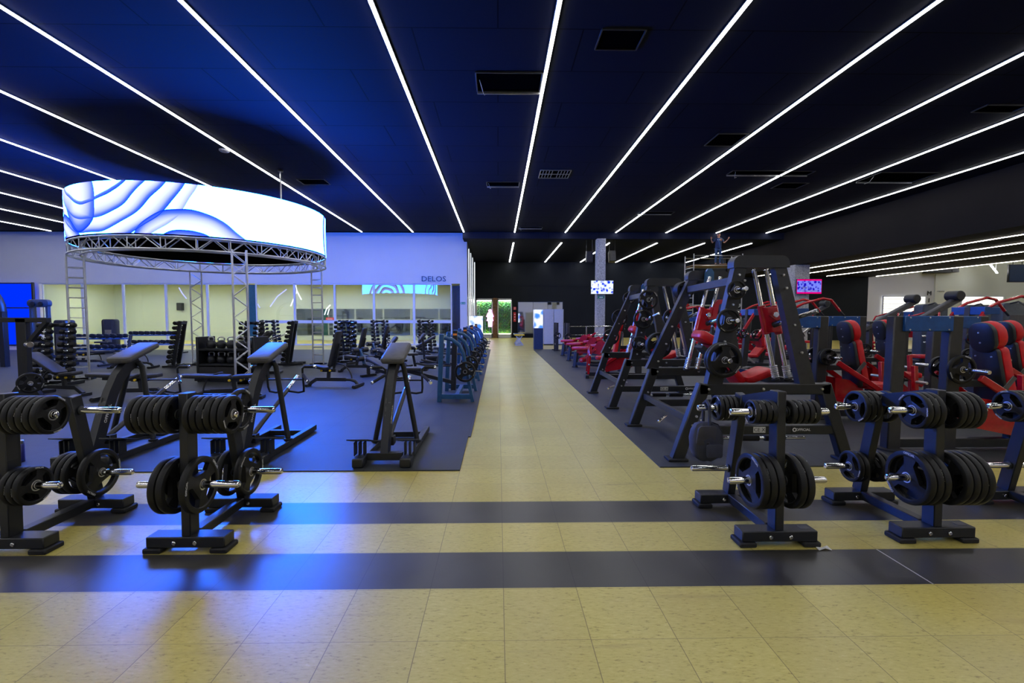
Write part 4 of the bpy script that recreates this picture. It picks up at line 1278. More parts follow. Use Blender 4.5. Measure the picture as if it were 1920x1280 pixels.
for s in (-1, 1): MB().tube([(0.3, s * 0.1, 0.92), (0.5, s * 0.35, 1.0), (0.75, s * 0.35, 1.12)], 0.018, 8).build('handle', 'chrome', t)
for s in (-1, 1): MB().cyl((-0.3, s * 0.03, 0.30), (-0.3, s * 0.27, 0.30), 0.06, 14, 0.01).build('ankle_roller', 'vinyl', t)
MB().box((-0.55, 0, 0.16), (0.3, 0.45, 0.02), 0.004, Matrix.Rotation(R(-25), 3, 'Y')).build('foot_plate', 'steel', t)
# vivid balls on the studio side shelf
for k, (x, y, z, s) in enumerate(((-15.15, 20.15, 1.03, 'green yellow ball on top of the far two tier shelf, left one'), (-14.5, 20.2, 1.03, 'green yellow ball on top of the far two tier shelf, right one'))):
    pass
# ------------------------------------------------------------------ big slanted press machines by the aisle
def hack_machine(y, label, far=False):
    t = thing('sled_machine', label, 'gym machine', (0, y, 0.012), 0, 'slanted sled machines')
    D = 1.62
    for i, yy in enumerate((0.0, D)):
        l = MB().bar((1.98, yy, 0.0), (2.27, yy, 0.85), 0.11, 0.13, (1, 0, 0), 0.012).build('leg', 'black', t)
        MB().box((1.98, yy, 0.015), (0.22, 0.16, 0.03), 0.012).build('rubber_foot', 'foot', l)
        l = MB().bar((3.88, yy, 0.0), (3.60, yy, 0.85), 0.11, 0.13, (1, 0, 0), 0.012).build('leg', 'black', t)
        MB().box((3.88, yy, 0.015), (0.22, 0.16, 0.03), 0.012).build('rubber_foot', 'foot', l)
        MB().bar((2.20, yy, 0.795), (3.66, yy, 0.795), 0.11, 0.12, Z, 0.01).build('main_beam', 'black', t)
        MB().bar((2.14, yy, 0.34), (3.74, yy, 0.34), 0.08, 0.10, Z, 0.008).build('lower_beam', 'black', t)
        for (a, b, c_) in (((2.37, 2.62, 'L'), (3.40, 3.06, 'R')) if i == 0 else ((2.23, 2.80, 'L'), (3.46, 3.22, 'R'))):
            MB().prism([(a - 0.085, 0.84), (a + 0.085, 0.84), (b + 0.065, 2.12), (b - 0.065, 2.12)], (0, yy, 0), X, Z, 0.10).build('upright', 'black' if c_ == 'L' else 'grey', t)
        cl = 2.62 if i == 0 else 2.80
        pts = [(cl - 0.085, 2.12), (3.145 + 0.16 * i, 2.12)]
        for (cx, t0) in ((3.06 + 0.16 * i, 0), (cl, 90)):
            for k in range(6):
                an = R(t0 + 18 * k)
                pts.append((cx + 0.085 * math.cos(an), 2.165 + 0.085 * math.sin(an)))
        MB().prism(pts, (0, yy, 0), X, Z, 0.14).build('top_cap', 'black', t)
        for (bx, bz) in ((2.30, 0.80), (2.9, 0.80), (3.55, 0.80), (2.60, 2.04), (2.66, 1.98), (2.54, 1.72), (2.46, 1.32), (3.12, 1.9), (3.22, 1.5), (3.31, 1.2), (2.39, 0.95), (3.08, 2.04), (2.17, 0.5), (2.13, 0.4), (2.22, 0.46)) if i == 0 else ((2.30, 0.80), (2.9, 0.80), (3.55, 0.80), (2.78, 2.0), (2.74, 1.9), (2.62, 1.72), (2.5, 1.45), (2.42, 1.2), (2.31, 0.95), (2.17, 0.5), (2.13, 0.4), (2.22, 0.46)):
            MB().cyl((bx, yy - 0.05, bz), (bx, yy - 0.078, bz), 0.013, 10, 0.003).build('bolt', 'steel', t)
    # side brace, top link, lower long rails
    MB().bar((2.13, 0.04, 0.44), (2.13, D - 0.04, 0.44), 0.05, 0.08).build('side_brace', 'black', t)
    MB().bar((2.57, 0.05, 1.98), (2.74, D - 0.05, 1.98), 0.06, 0.09).build('top_link', 'grey', t)
    MB().bar((3.5, 0.05, 0.80), (3.5, D - 0.05, 0.80), 0.08, 0.10).build('side_brace', 'black', t)
    MB().prism([(2.92, 1.96), (3.06, 1.96), (3.05, 2.22), (3.02, 2.27), (2.97, 2.27), (2.94, 2.22)], (0, D - 0.12, 0), X, Z, 0.05).build('blue_top_fin', 'bluesteel', t)
    # two sleds, front one leaning one way, rear one the other
    for (yy, x0, x1) in ((0.32, 3.27, 2.97), (D - 0.30, 2.62, 2.92)):
        sd = 1 if x0 > x1 else -1
        for k in (0, 1):
            dx = 0.145 * k
            r = MB().cyl((x0 + dx, yy, 0.84), (x1 + dx, yy, 2.14), 0.026, 18, 0.004).build('guide_rod', 'chrome', t)
            sp = MB()
            for q in range(7): sp.lathe([(0.028, -0.004), (0.042, -0.004), (0.042, 0.004), (0.028, 0.004)], V((x0 + dx, yy, 0.0)) + V((x1 - x0, 0, 1.30)) * (0.02 + q * 0.016) + Z * 0.86, V((x1 - x0, 0, 1.30)), 14, True)
            sp.build('buffer_spring', 'steel', r)
            MB().cyl((x0 + dx, yy, 0.84), V((x0 + dx, yy, 0.84)) + V((x1 - x0, 0, 1.30)) * 0.02, 0.045, 14, 0.004).build('buffer_cup', 'foot', r)
        d = V((x1 - x0, 0, 1.30)).normalized()
        c0 = V((x0 + 0.0725, yy, 0.84)) + V((x1 - x0, 0, 1.30)) * 0.55
        b = MB()
        for k in (-1, 1): b.cyl(c0 + X * 0.0725 * k - d * 0.17, c0 + X * 0.0725 * k + d * 0.17, 0.042, 18, 0.006)
        b.obox(c0 + V((0, -0.02, 0)), [V((1, 0, 0)), Y, d], [0.09, 0.03, 0.15], 0.008)
        car = b.build('carriage', 'red', t)
        MB().prism([(-0.05, 0.05), (0.08, 0.05), (0.10, 0.20), (0.15, 0.27), (0.22, 0.27), (0.24, 0.23), (0.17, 0.20), (0.14, 0.02), (0.10, -0.05)], c0 + V((0, -0.06, 0)), X, Z, 0.02).build('hook_plate', 'red', car)
        MB().lathe([(0.0, 0.03), (0.03, 0.03), (0.034, 0.02), (0.034, 0)], c0 + V((0.02, -0.06, 0.06)), -Y, 18).build('pivot_cap', 'chrome', car)
        MB().cyl(c0 + V((0.02, -0.05, -0.06)), c0 + V((0.20, -0.52, 0.10)), 0.025, 16, 0.005).build('loading_sleeve', 'chrome', car)
        MB().cyl(c0 + V((0.02, -0.04, -0.06)), c0 + V((0.06, -0.14, -0.02)), 0.033, 16, 0.004).build('sleeve_collar', 'black', car)
    # red back cushion, shoulder pad and seat between the frames
    u = V((0.60, 0, -0.80))
    MB().pad((2.88, 0.78, 1.00), u, Y, 0.66, 0.34, 0.09, 0.06, 0.025).build('back_cushion', 'redvinyl', t)
    MB().pad((2.62, 0.78, 1.32), V((0.86, 0, -0.5)), Y, 0.26, 0.34, 0.12, 0.08, 0.04).build('head_cushion', 'redvinyl', t)
    MB().pad((3.24, 0.72, 0.86), V((0.9, 0, 0.35)), Y, 0.34, 0.36, 0.09, 0.06, 0.025).build('seat_cushion', 'redvinyl', t)
    MB().bar((2.55, 0.78, 1.22), (3.12, 0.78, 0.72), 0.22, 0.05, Z).build('cushion_frame', 'black', t)
    MB().bar((3.1, 0.05, 0.74), (3.1, D - 0.05, 0.74), 0.10, 0.08).build('cross_member', 'black', t)
    # foot roller bars and placards low on the front
    for yy in (-0.075,):
        s = MB().box((2.88, -0.044, 0.345), (0.135, 0.006, 0.065), 0.001).build('placard', 'plastic', t)
        text('lettering', 'CE X', 0.058, 'black', s, 0.0008, (2.88, -0.0485, 0.345), (R(90), 0, 0))
        s = MB().box((3.34, -0.044, 0.345), (0.20, 0.006, 0.085), 0.001).build('placard', 'black', t)
        text('lettering', 'OFFICIAL', 0.04, 'white', s, 0.0008, (3.365, -0.0485, 0.345), (R(90), 0, 0))
        MB().lathe([(0.022, 0), (0.022, 0.003), (0.014, 0.003), (0.014, 0)], (3.27, -0.046, 0.345), -Y, 16, True).build('emblem', 'white', s)
    mb = MB().cyl((2.5, 0.12, 0.21), (3.5, 0.12, 0.21), 0.018, 10)
    mb.build('chrome_bar', 'chrome', t)
    for xx in (2.85, 3.15): MB().cyl((xx - 0.12, 0.12, 0.21), (xx + 0.12, 0.12, 0.21), 0.034, 14, 0.006).build('foam_grip', 'foot', t)
    MB().cyl((2.42, D - 0.1, 0.16), (2.20, D - 0.45, 0.16), 0.022, 12, 0.004).build('storage_peg', 'chrome', t)
    # storage pegs on the uprights
    for yy, sg, pegs in ((0.0, 1, ((2.555, 1.88), (2.475, 1.55), (2.41, 1.13))), (D, -1, ((2.75, 1.98), (2.56, 1.58), (2.38, 1.17)))):
        for (bx, bz) in pegs:
            p = MB().cyl((bx, yy - 0.05 * sg, bz), (bx + 0.0, yy - 0.30 * sg, bz), 0.024, 16, 0.005).build('storage_peg', 'chrome', t)
            MB().cyl((bx, yy - 0.05 * sg, bz), (bx, yy - 0.065 * sg, bz), 0.034, 16, 0.003).build('collar', 'black', p)
    return t
for y, lab, short, pl in ((5.0, 'tall black sled machine with red carriage nearest the camera', 'near sled machine', (['S'], ['M'], ['XL', 'XL'], ['M'] * 4, ['M'], ['XL', 'XL'])),
                          (7.9, 'second tall black sled machine with red carriage, farther down the aisle', 'far sled machine', (['L'], ['L'], ['M'], ['M'], ['L'], ['L']))):
    hack_machine(y, lab)
    k = 0
    for r_, yy, sg, pegs in (('front', 0.0, 1, ((2.555, 1.88, 'top'), (2.475, 1.55, 'middle'), (2.41, 1.13, 'low'))), ('rear', 1.62, -1, ((2.75, 1.98, 'top'), (2.56, 1.58, 'middle'), (2.38, 1.17, 'low')))):
        for (bx, bz, nm) in pegs:
            hang((bx, y + yy - 0.085 * sg, bz + 0.012), (0, -sg, 0), pl[k], '%s peg of %s frame, %s' % (nm, r_, short), 'plates on the ' + short)
            k += 1

# ------------------------------------------------------------------ plate loaded machines on the right
def press_proto():
    t = thing('chest_press', 'm', 'gym machine')
    # gantry of two posts and a blue beam; the user faces +x
    for xx in (-1.27, -0.60):
        MB().bar((xx, 0, 0.0), (xx + 0.02, 0, 1.60), 0.16, 0.12, Y, 0.012).build('post', 'grey', t)
        MB().lathe([(0.13, 0), (0.13, 0.02), (0.10, 0.03)], (xx, 0, 0), Z, 20).build('floor_flange', 'foot', t)
    b = MB().box((-0.94, -0.02, 1.51), (0.58, 0.14, 0.18), 0.008).build('blue_beam', 'bluepanel', t)
    for xx in (-1.17, -0.94, -0.71):
        for z in (1.44, 1.58): MB().cyl((xx, -0.09, z), (xx, -0.098, z), 0.010, 8, 0.002).build('bolt', 'steel', b)
    MB().bar((-1.22, 0, 0.09), (0.75, 0, 0.09), 0.10, 0.10).build('floor_beam', 'black', t)
    MB().bar((0.72, -0.3, 0.045), (0.72, 0.3, 0.045), 0.09, 0.08).build('front_foot', 'black', t)
    MB().bar((0.18, 0, 0.10), (0.22, 0, 0.46), 0.09, 0.09, Y).build('seat_post', 'black', t)
    MB().pad((0.28, 0, 0.52), X, Y, 0.44, 0.36, 0.09, 0.08, 0.025).build('seat_cushion', 'redvinyl', t)
    u = V((-0.16, 0, 0.985))
    c = V((-0.03, 0, 0.885))
    MB().pad(c + V((0.0, 0, 0)), Y, u, 0.40, 0.72, 0.10, 0.06, 0.025, 0.72).build('back_cushion', 'redvinyl', t)
    MB().pad(V((-0.125, 0, 1.365)), Y, u, 0.32, 0.35, 0.12, 0.155, 0.03).build('head_cushion', 'redvinyl', t)
    s = MB().pad(c + V((-0.075, 0, -0.02)), Y, u, 0.38, 0.72, 0.05, 0.05, 0.012, 0.74).build('back_shell', 'black', t)
    s2 = MB().pad(V((-0.205, 0, 1.345)), Y, u, 0.30, 0.36, 0.05, 0.13, 0.012).build('head_shell', 'black', t)
    for (dy, z, xx) in ((-0.09, 1.12, -0.185), (0.09, 1.12, -0.185), (0, 1.40, -0.258), (0, 1.28, -0.232)):
        MB().cyl((xx, dy, z), (xx - 0.012, dy, z), 0.010, 8, 0.002).build('screw', 'steel', s)
    MB().box((-0.10, -0.215, 0.82), (0.055, 0.012, 0.20), 0.002, Matrix.Rotation(R(38), 3, 'Y')).build('placard', 'padgrey', t)
    MB().bar((-0.56, 0, 0.80), (-0.10, 0, 0.80), 0.08, 0.08).build('back_support', 'black', t)
    for sd in (-1, 1):
        a = MB().bar((-0.50, sd * 0.27, 0.90), (0.32, sd * 0.33, 0.36), 0.05, 0.075, Z, 0.008).build('lever_arm', 'red', t)
        MB().tube([(0.30, sd * 0.33, 0.38), (0.44, sd * 0.33, 0.36), (0.66, sd * 0.33, 0.37)], 0.022, 12).build('hand_grip', 'foot', a)
        MB().cyl((0.66, sd * 0.33, 0.37), (0.70, sd * 0.33, 0.37), 0.026, 12, 0.004).build('grip_cap', 'chrome', a)
        a2 = MB().bar((0.70, sd * 0.30, 0.12), (0.64, sd * 0.30, 0.86), 0.07, 0.06, X, 0.008).build('press_arm', 'red', t)
        MB().cyl((0.655, sd * 0.28, 0.62), (0.655, sd * 0.50, 0.62), 0.022, 14, 0.004).build('hand_grip', 'steel', a2)
        p = MB().cyl((-0.58, sd * 0.07, 0.98), (-0.58, sd * 0.44, 0.98), 0.024, 14, 0.004).build('plate_sleeve', 'chrome', t)
        MB().cyl((-0.58, sd * 0.06, 0.98), (-0.58, sd * 0.10, 0.98), 0.045, 14, 0.004).build('sleeve_hub', 'black', p)
        MB().prism([(-0.42, 0.30), (0.25, 0.16), (0.25, 0.30), (-0.2, 0.62), (-0.42, 0.66)], (0, sd * 0.12, 0), X, Z, 0.02).build('side_plate', 'red', t)
    return t
P_PRESS = Proto(press_proto())

def row_proto():
    """plate loaded pulldown with red overhead arms"""
    t = thing('pulldown_machine', 'm', 'gym machine')
    MB().bar((-0.95, 0, 0.08), (0.75, 0, 0.08), 0.10, 0.10).build('floor_beam', 'black', t)
    for xx in (-0.95, 0.75): MB().bar((xx, -0.40, 0.045), (xx, 0.40, 0.045), 0.09, 0.08).build('foot', 'black', t)
    MB().bar((-0.75, 0, 0.1), (-0.62, 0, 1.80), 0.15, 0.12, Y, 0.01).build('post', 'grey', t)
    b = MB().box((-0.62, 0, 1.72), (0.13, 0.72, 0.17), 0.008).build('blue_beam', 'bluepanel', t)
    MB().box((-0.30, 0, 1.72), (0.56, 0.12, 0.15), 0.008).build('blue_beam', 'bluepanel', t)
    for sd in (-1, 1):
        a = MB().tube([(-0.62, sd * 0.32, 1.76), (-0.35, sd * 0.33, 1.90), (0.10, sd * 0.34, 2.02), (0.30, sd * 0.34, 1.98), (0.52, sd * 0.34, 1.72)], 0.030, 10).build('overhead_arm', 'red', t)
        MB().tube([(0.50, sd * 0.34, 1.74), (0.62, sd * 0.34, 1.62)], 0.024, 10).build('hand_grip', 'foot', a)
        a2 = MB().bar((-0.62, sd * 0.32, 1.74), (-1.02, sd * 0.34, 1.10), 0.06, 0.07, X, 0.008).build('weight_arm', 'red', t)
        MB().cyl((-1.0, sd * 0.36, 1.14), (-1.0, sd * 0.68, 1.14), 0.024, 12, 0.004).build('plate_sleeve', 'chrome', a2)
    MB().bar((0.15, 0, 0.1), (0.15, 0, 0.48), 0.09, 0.09, Y).build('seat_post', 'black', t)
    MB().pad((0.15, 0, 0.53), X, Y, 0.42, 0.36, 0.09, 0.08, 0.025).build('seat_cushion', 'redvinyl', t)
    MB().pad((-0.30, 0, 0.98), Y, V((-0.1, 0, 1)), 0.32, 0.5, 0.10, 0.06, 0.025).build('chest_cushion', 'redvinyl', t)
    MB().bar((-0.68, 0, 0.95), (-0.34, 0, 0.95), 0.08, 0.08).build('chest_support', 'black', t)
    MB().bar((0.42, 0, 0.1), (0.40, 0, 0.72), 0.07, 0.07, Y).build('roller_post', 'black', t)
    for sd in (-1, 1): MB().cyl((0.36, sd * 0.05, 0.74), (0.36, sd * 0.26, 0.74), 0.07, 16, 0.012).build('thigh_roller', 'redvinyl', t)
    return t
P_PULL = Proto(row_proto())

def legcurl_proto():
    t = thing('leg_curl', 'm', 'gym machine')
    MB().bar((-0.85, 0, 0.0), (-0.80, 0, 0.50), 0.12, 0.12, Y, 0.015).build('front_leg', 'grey', t)
    MB().lathe([(0.10, 0), (0.10, 0.02), (0.08, 0.03)], (-0.85, 0, 0), Z, 18).build('floor_flange', 'foot', t)
    MB().bar((-0.85, 0, 0.12), (0.75, 0, 0.12), 0.09, 0.10).build('floor_beam', 'black', t)
    MB().bar((0.75, -0.3, 0.045), (0.75, 0.3, 0.045), 0.09, 0.08).build('rear_foot', 'black', t)
    MB().pad((-0.58, 0, 0.62), V((1, 0, 0.05)), Y, 0.62, 0.42, 0.10, 0.08, 0.03).build('thigh_cushion', 'redvinyl', t)
    MB().pad((0.05, 0, 0.74), V((1, 0, 0.15)), Y, 0.60, 0.42, 0.10, 0.08, 0.03).build('chest_cushion', 'redvinyl', t)
    MB().prism([(-0.8, 0.45), (0.6, 0.50), (0.5, 0.62), (-0.75, 0.57)], (0, 0, 0), X, Z, 0.10).build('cushion_frame', 'red', t)
    for sd in (-1, 1):
        MB().prism([(-0.15, 0.5), (0.05, 0.85), (0.20, 0.9), (0.30, 0.8), (0.15, 0.45)], (0, sd * 0.26, 0), X, Z, 0.03).build('cam_plate', 'red', t)
        MB().tube([(0.55, sd * 0.25, 0.55), (0.75, sd * 0.25, 0.66), (0.85, sd * 0.25, 0.62)], 0.02, 8).build('hand_grip', 'foot', t)
    a = MB().bar((0.0, -0.30, 0.62), (-0.42, -0.30, 0.28), 0.05, 0.07, Z, 0.008).build('swing_arm', 'red', t)
    MB().cyl((-0.42, -0.42, 0.28), (-0.42, 0.22, 0.28), 0.02, 10).build('roller_axle', 'steel', a)
    for sd in (-0.30, 0.02): MB().cyl((-0.42, sd - 0.10, 0.28), (-0.42, sd + 0.12, 0.28), 0.075, 18, 0.015).build('ankle_roller', 'redvinyl', a)
    b = MB().bar((0.0, 0.30, 0.62), (0.45, 0.30, 0.95), 0.05, 0.07, Z, 0.008).build('weight_arm', 'red', t)
    MB().cyl((0.43, 0.32, 0.94), (0.43, 0.62, 0.94), 0.024, 12, 0.004).build('plate_sleeve', 'chrome', b)
    for sd in (-1, 1): MB().bar((0.2, sd * 0.16, 0.15), (0.55, sd * 0.16, 0.70), 0.05, 0.05, Z).build('cross_brace', 'black', t)
    return t
P_CURLR = Proto(legcurl_proto())

def incline_proto():
    """tall machine with a grey slanted beam and black round weight at the top"""
    t = thing('incline_lever_machine', 'm', 'gym machine')
    MB().bar((-0.9, 0, 0.08), (0.9, 0, 0.08), 0.10, 0.10).build('floor_beam', 'black', t)
    for xx in (-0.9, 0.9): MB().bar((xx, -0.42, 0.045), (xx, 0.42, 0.045), 0.09, 0.08).build('foot', 'black', t)
    MB().bar((-0.5, 0, 0.1), (-0.5, 0, 1.45), 0.12, 0.12, Y).build('post', 'grey', t)
    MB().bar((-0.70, 0, 1.20), (0.95, 0, 2.10), 0.14, 0.16, Z, 0.03).build('slanted_beam', 'padgrey', t)
    MB().cyl((0.78, -0.18, 2.14), (0.78, 0.18, 2.14), 0.13, 18, 0.02).build('round_weight', 'black', t)
    MB().bar((0.4, 0, 0.1), (0.36, 0, 1.70), 0.10, 0.10, Y).build('post', 'grey', t)
    MB().pad((0.0, 0, 0.55), X, Y, 0.44, 0.36, 0.09, 0.08, 0.025).build('seat_cushion', 'redvinyl', t)
    MB().bar((0, 0, 0.1), (0, 0, 0.5), 0.09, 0.09, Y).build('seat_post', 'black', t)
    for sd in (-1, 1):
        MB().tube([(0.2, sd * 0.2, 1.70), (0.0, sd * 0.4, 1.60), (-0.15, sd * 0.45, 1.20)], 0.022, 8).build('handle_bar', 'red', t)
        MB().cyl((0.36, sd * 0.06, 0.9), (0.36, sd * 0.36, 0.9), 0.024, 12, 0.004).build('plate_sleeve', 'chrome', t)
    return t
P_INC = Proto(incline_proto())

def legpress_proto():
    t = thing('leg_press', 'm', 'gym machine')
    for sd in (-1, 1):
        MB().bar((-0.9, sd * 0.34, 0.08), (1.0, sd * 0.34, 0.08), 0.08, 0.09).build('floor_rail', 'black', t)
        MB().bar((-0.45, sd * 0.34, 0.12), (0.95, sd * 0.34, 1.30), 0.06, 0.06, Z).build('slide_rail', 'steel', t)
        MB().bar((0.92, sd * 0.34, 0.1), (0.92, sd * 0.34, 1.28), 0.08, 0.09, Y).build('rear_post', 'grey', t)
        MB().cyl((0.40, sd * 0.36, 0.92), (0.40, sd * 0.72, 0.92), 0.024, 12, 0.004).build('plate_sleeve', 'chrome', t)
    MB().bar((0.92, -0.30, 1.26), (0.92, 0.30, 1.26), 0.10, 0.14).build('blue_beam', 'bluepanel', t)
    MB().box((0.36, 0, 0.86), (0.08, 0.60, 0.30), 0.01, Matrix.Rotation(R(-50), 3, 'Y')).build('carriage', 'red', t)
    MB().box((0.22, 0, 1.02), (0.04, 0.66, 0.50), 0.01, Matrix.Rotation(R(40), 3, 'Y')).build('foot_platform', 'black', t)
    MB().pad((-0.85, 0, 0.62), Y, V((-0.65, 0, 0.76)), 0.46, 0.76, 0.10, 0.08, 0.03).build('back_cushion', 'redvinyl', t)
    MB().pad((-0.50, 0, 0.34), X, Y, 0.36, 0.46, 0.10, 0.08, 0.03).build('seat_cushion', 'redvinyl', t)
    MB().bar((-0.85, 0, 0.1), (-0.95, 0, 0.55), 0.12, 0.08, Y).build('back_support', 'black', t)
    MB().bar((-0.8, -0.34, 0.08), (-0.8, 0.34, 0.08), 0.08, 0.08).build('cross_bar', 'black', t)
    return t
P_LP = Proto(legpress_proto())

# placing: the ones that can be made out first, then the rows behind
presses = [
    (5.96, 5.35, 0, 'red and black chest press machine nearest the camera, blue beam behind seat', ['L'], ['M'], 'nearest chest press'),
    (5.60, 7.05, 0, 'red and black chest press with tall dark headrest behind the sled machine', ['M', 'M'], ['M'], 'chest press behind sled machine'),
    (7.78, 6.75, 0, 'red and black chest press at the right picture edge', ['M'], ['M'], 'chest press at right edge'),
    (7.25, 8.35, 0, 'red and black chest press seen under the nearest blue beam', ['M'], ['M'], 'chest press under blue beam'),
]
for (x, y, rz, lab, p1, p2, short) in presses:
    P_PRESS.put((x, y, 0.012), rz, lab, 'plate loaded chest presses')
    hang((x - 0.58, y - 0.11, 0.992), (0, -1, 0), p1, 'near sleeve, ' + short, 'plates on chest presses')
    hang((x - 0.58, y + 0.11, 0.992), (0, 1, 0), p2, 'far sleeve, ' + short, 'plates on chest presses')
ROWN = ['first', 'second', 'third', 'fourth', 'fifth', 'sixth', 'seventh']
def fill(kind, x, y, rz, lab, pl=('M',), short=''):
    if any(abs(x - a) < 2.38 and abs(y - b) < 1.5 for a, b in placed): return
    placed.append((x, y))
    P = {'press': P_PRESS, 'pull': P_PULL, 'inc': P_INC, 'lp': P_LP}[kind]
    grp = {'press': 'plate loaded chest presses', 'pull': 'red arm pulldown machines', 'inc': 'slanted beam machines', 'lp': 'leg press machines'}[kind]
    P.put((x, y, 0.012), rz, lab, grp)
    sl = {'press': (-0.58, 0.11, 0.98), 'pull': (-1.0, 0.40, 1.14), 'inc': (0.36, 0.10, 0.9), 'lp': (0.40, 0.42, 0.92)}[kind]
    c, s = math.cos(rz), math.sin(rz)
    for sd in (-1, 1):
        hang((x + sl[0] * c - sd * sl[1] * s, y + sl[0] * s + sd * sl[1] * c, 0.012 + sl[2]), (-sd * s, sd * c, 0), list(pl), '%s sleeve, %s' % ('near' if sd * c < 0 else 'far', short), 'plates on the machine rows')
kinds = {'press': 'chest press', 'pull': 'pulldown machine', 'inc': 'grey beam machine', 'lp': 'leg press'}
placed = [(p[0], p[1]) for p in presses]
rows = [(9.2, ['lp', '', 'press', 'inc', 'lp', 'press']), (11.0, ['press', 'lp', '', 'pull', 'press', 'lp']), (12.8, ['', 'pull', 'press', '', 'pull', 'lp']), (14.7, ['', 'lp', 'pull', 'press', 'lp', '']), (16.8, ['pull', 'press', 'lp', 'pull', 'inc', 'pull']), (19.0, ['lp', 'pull', 'press', 'inc', 'press', 'pull'])]
rowshort = {9.2: 'near row', 11.0: 'second row back', 12.8: 'third row back', 14.7: 'fourth row back', 16.8: 'fifth row back', 19.0: 'last row'}
rownames = {9.2: 'row just past the near presses', 11.0: 'second row behind the near presses', 12.8: 'third row behind the near presses', 14.7: 'fourth row behind the near presses', 16.8: 'fifth row behind the near presses', 19.0: 'last row before the black wall'}
placed += [(17.3, 16.4), (15.9, 14.0), (14.7, 15.4), (3.5, 11.7), (3.1, 13.9), (3.3, 16.2), (3.4, 18.4), (2.8, 5.8), (2.8, 8.7)]
fill('pull', 7.5, 11.0, 0, 'red and black pulldown machine, its red arms just right of the violet television', ('M',), 'pulldown machine by the violet television')
fill('pull', 8.7, 9.65, 0, 'red and black pulldown machine, its red arms above the chest press headrests', ('M',), 'pulldown machine above the headrests')
fill('pull', 10.9, 9.85, 0, 'red and black pulldown machine, its red arms before the second bright window', ('M',), 'pulldown machine before second window')
fill('inc', 11.9, 13.9, 0, 'grey beam machine, its slanted beam under the upright word', ('M',), 'grey beam machine under the upright word')
fill('inc', 11.2, 11.9, 0, 'grey beam machine, its slanted beam before the second bright window', ('M',), 'grey beam machine before second window')
for (y, ks) in rows:
    for i, k in enumerate(ks):
        if not k: continue
        x = 5.25 + 2.4 * i + 0.02 * math.sin(y * 3 + i) + (0.4 if y > 16 else 0)
        rz = R(rnd.choice((0, 0, 4, -5, 180 if k == 'lp' else 0)))
        lab = '%s %s, %s from the aisle, %s' % ('red and black', kinds[k], ORD[i], rownames[y])
        fill(k, x, y, rz, lab, ('M',) if rnd.random() < 0.6 else ('L',), '%s %s from aisle, %s' % (ORD[i], kinds[k], rowshort[y]))
# three leg curls near the aisle
for k, (x, y, rz, s) in enumerate(((3.1, 13.9, R(-38), 'red leg curl bench nearest the camera of the aisle three'), (3.3, 16.2, R(-32), 'middle red leg curl bench of the aisle three'), (3.4, 18.4, R(-30), 'farthest red leg curl bench of the aisle three'))):
    P_CURLR.put((x, y, 0.012), rz, s, 'leg curl benches by the aisle')
P_PRESS.put((3.05, 11.9, 0.012), R(172), 'red chest press with headrest in front of the mottled column', 'plate loaded chest presses')
# calf machines by the lockers
for k, (x, y) in enumerate(((2.75, 21.7), (3.05, 20.3))):
    t = thing('calf_machine', ('far' if k == 0 else 'near') + ' slim upright machine with round plates beside the grey lockers', 'gym machine', (x, y, 0.012), 0, 'slim upright machines')
    for yy in (-0.35, 0.35):
        MB().bar((0, yy, 0), (0, yy, 1.32), 0.12, 0.10, Y).build('post', 'grey', t)
        MB().box((0, yy, 0.02), (0.3, 0.2, 0.035), 0.006).build('foot', 'foot', t)
    MB().bar((0, -0.35, 0.30), (0, 0.35, 0.30), 0.08, 0.08).build('cross_bar', 'black', t)
    MB().cyl((0, -0.36, 0.72), (0, -0.68, 0.72), 0.024, 12, 0.004).build('plate_sleeve', 'chrome', t)
    hang((x, y - 0.42, 0.733), (0, -1, 0), ['L'], ('far' if k == 0 else 'near') + ' slim machine beside the lockers', 'plates on slim machines')
# handrail by the black wall
t = thing('handrail', 'chrome handrail with posts in front of the black wall', 'railing', (4.6, 21.6, 0.012))
for z in (0.75, 1.15): MB().tube([(-1.3, 0, z), (1.3, 0, z)], 0.025, 10).build('rail', 'chrome', t)
for xx in (-1.3, -0.43, 0.43, 1.3): MB().tube([(xx, 0, 0), (xx, 0, 1.15)], 0.025, 10).build('rail_post', 'chrome', t)

def shroud(x, y, rz, label):
    t = thing('cable_tower', label, 'gym machine', (x, y, 0.012), rz, 'cable towers at the far right')
    MB().box((0, 0, 0.06), (0.9, 0.6, 0.12), 0.02).build('base', 'black', t)
    MB().pad((0, 0, 1.05), X, Z, 0.8, 1.95, 0.4, 0.12, 0.04).build('shroud', 'shroudgrey', t)
    MB().box((0, -0.205, 1.0), (0.42, 0.02, 1.3), 0.004).build('weight_window', 'padgrey', t)
    mb = MB()
    for k in range(14): mb.box((0, -0.22, 0.42 + 0.06 * k), (0.34, 0.02, 0.05), 0.004)
    mb.build('weight_stack', 'steel', t)
    MB().tube([(-0.2, -0.1, 1.98), (-0.2, -0.45, 2.05), (-0.2, -0.7, 1.9)], 0.025, 8).build('cable_arm', 'black', t)
for k, (x, y, s) in enumerate(((17.3, 16.4, 'blue grey cable tower left of the other far right towers'), (15.9, 14.0, 'blue grey cable tower at the right picture edge'), (14.7, 15.4, 'blue grey cable tower beside the slanted grey beam'))):
    shroud(x, y, R(-8), s)
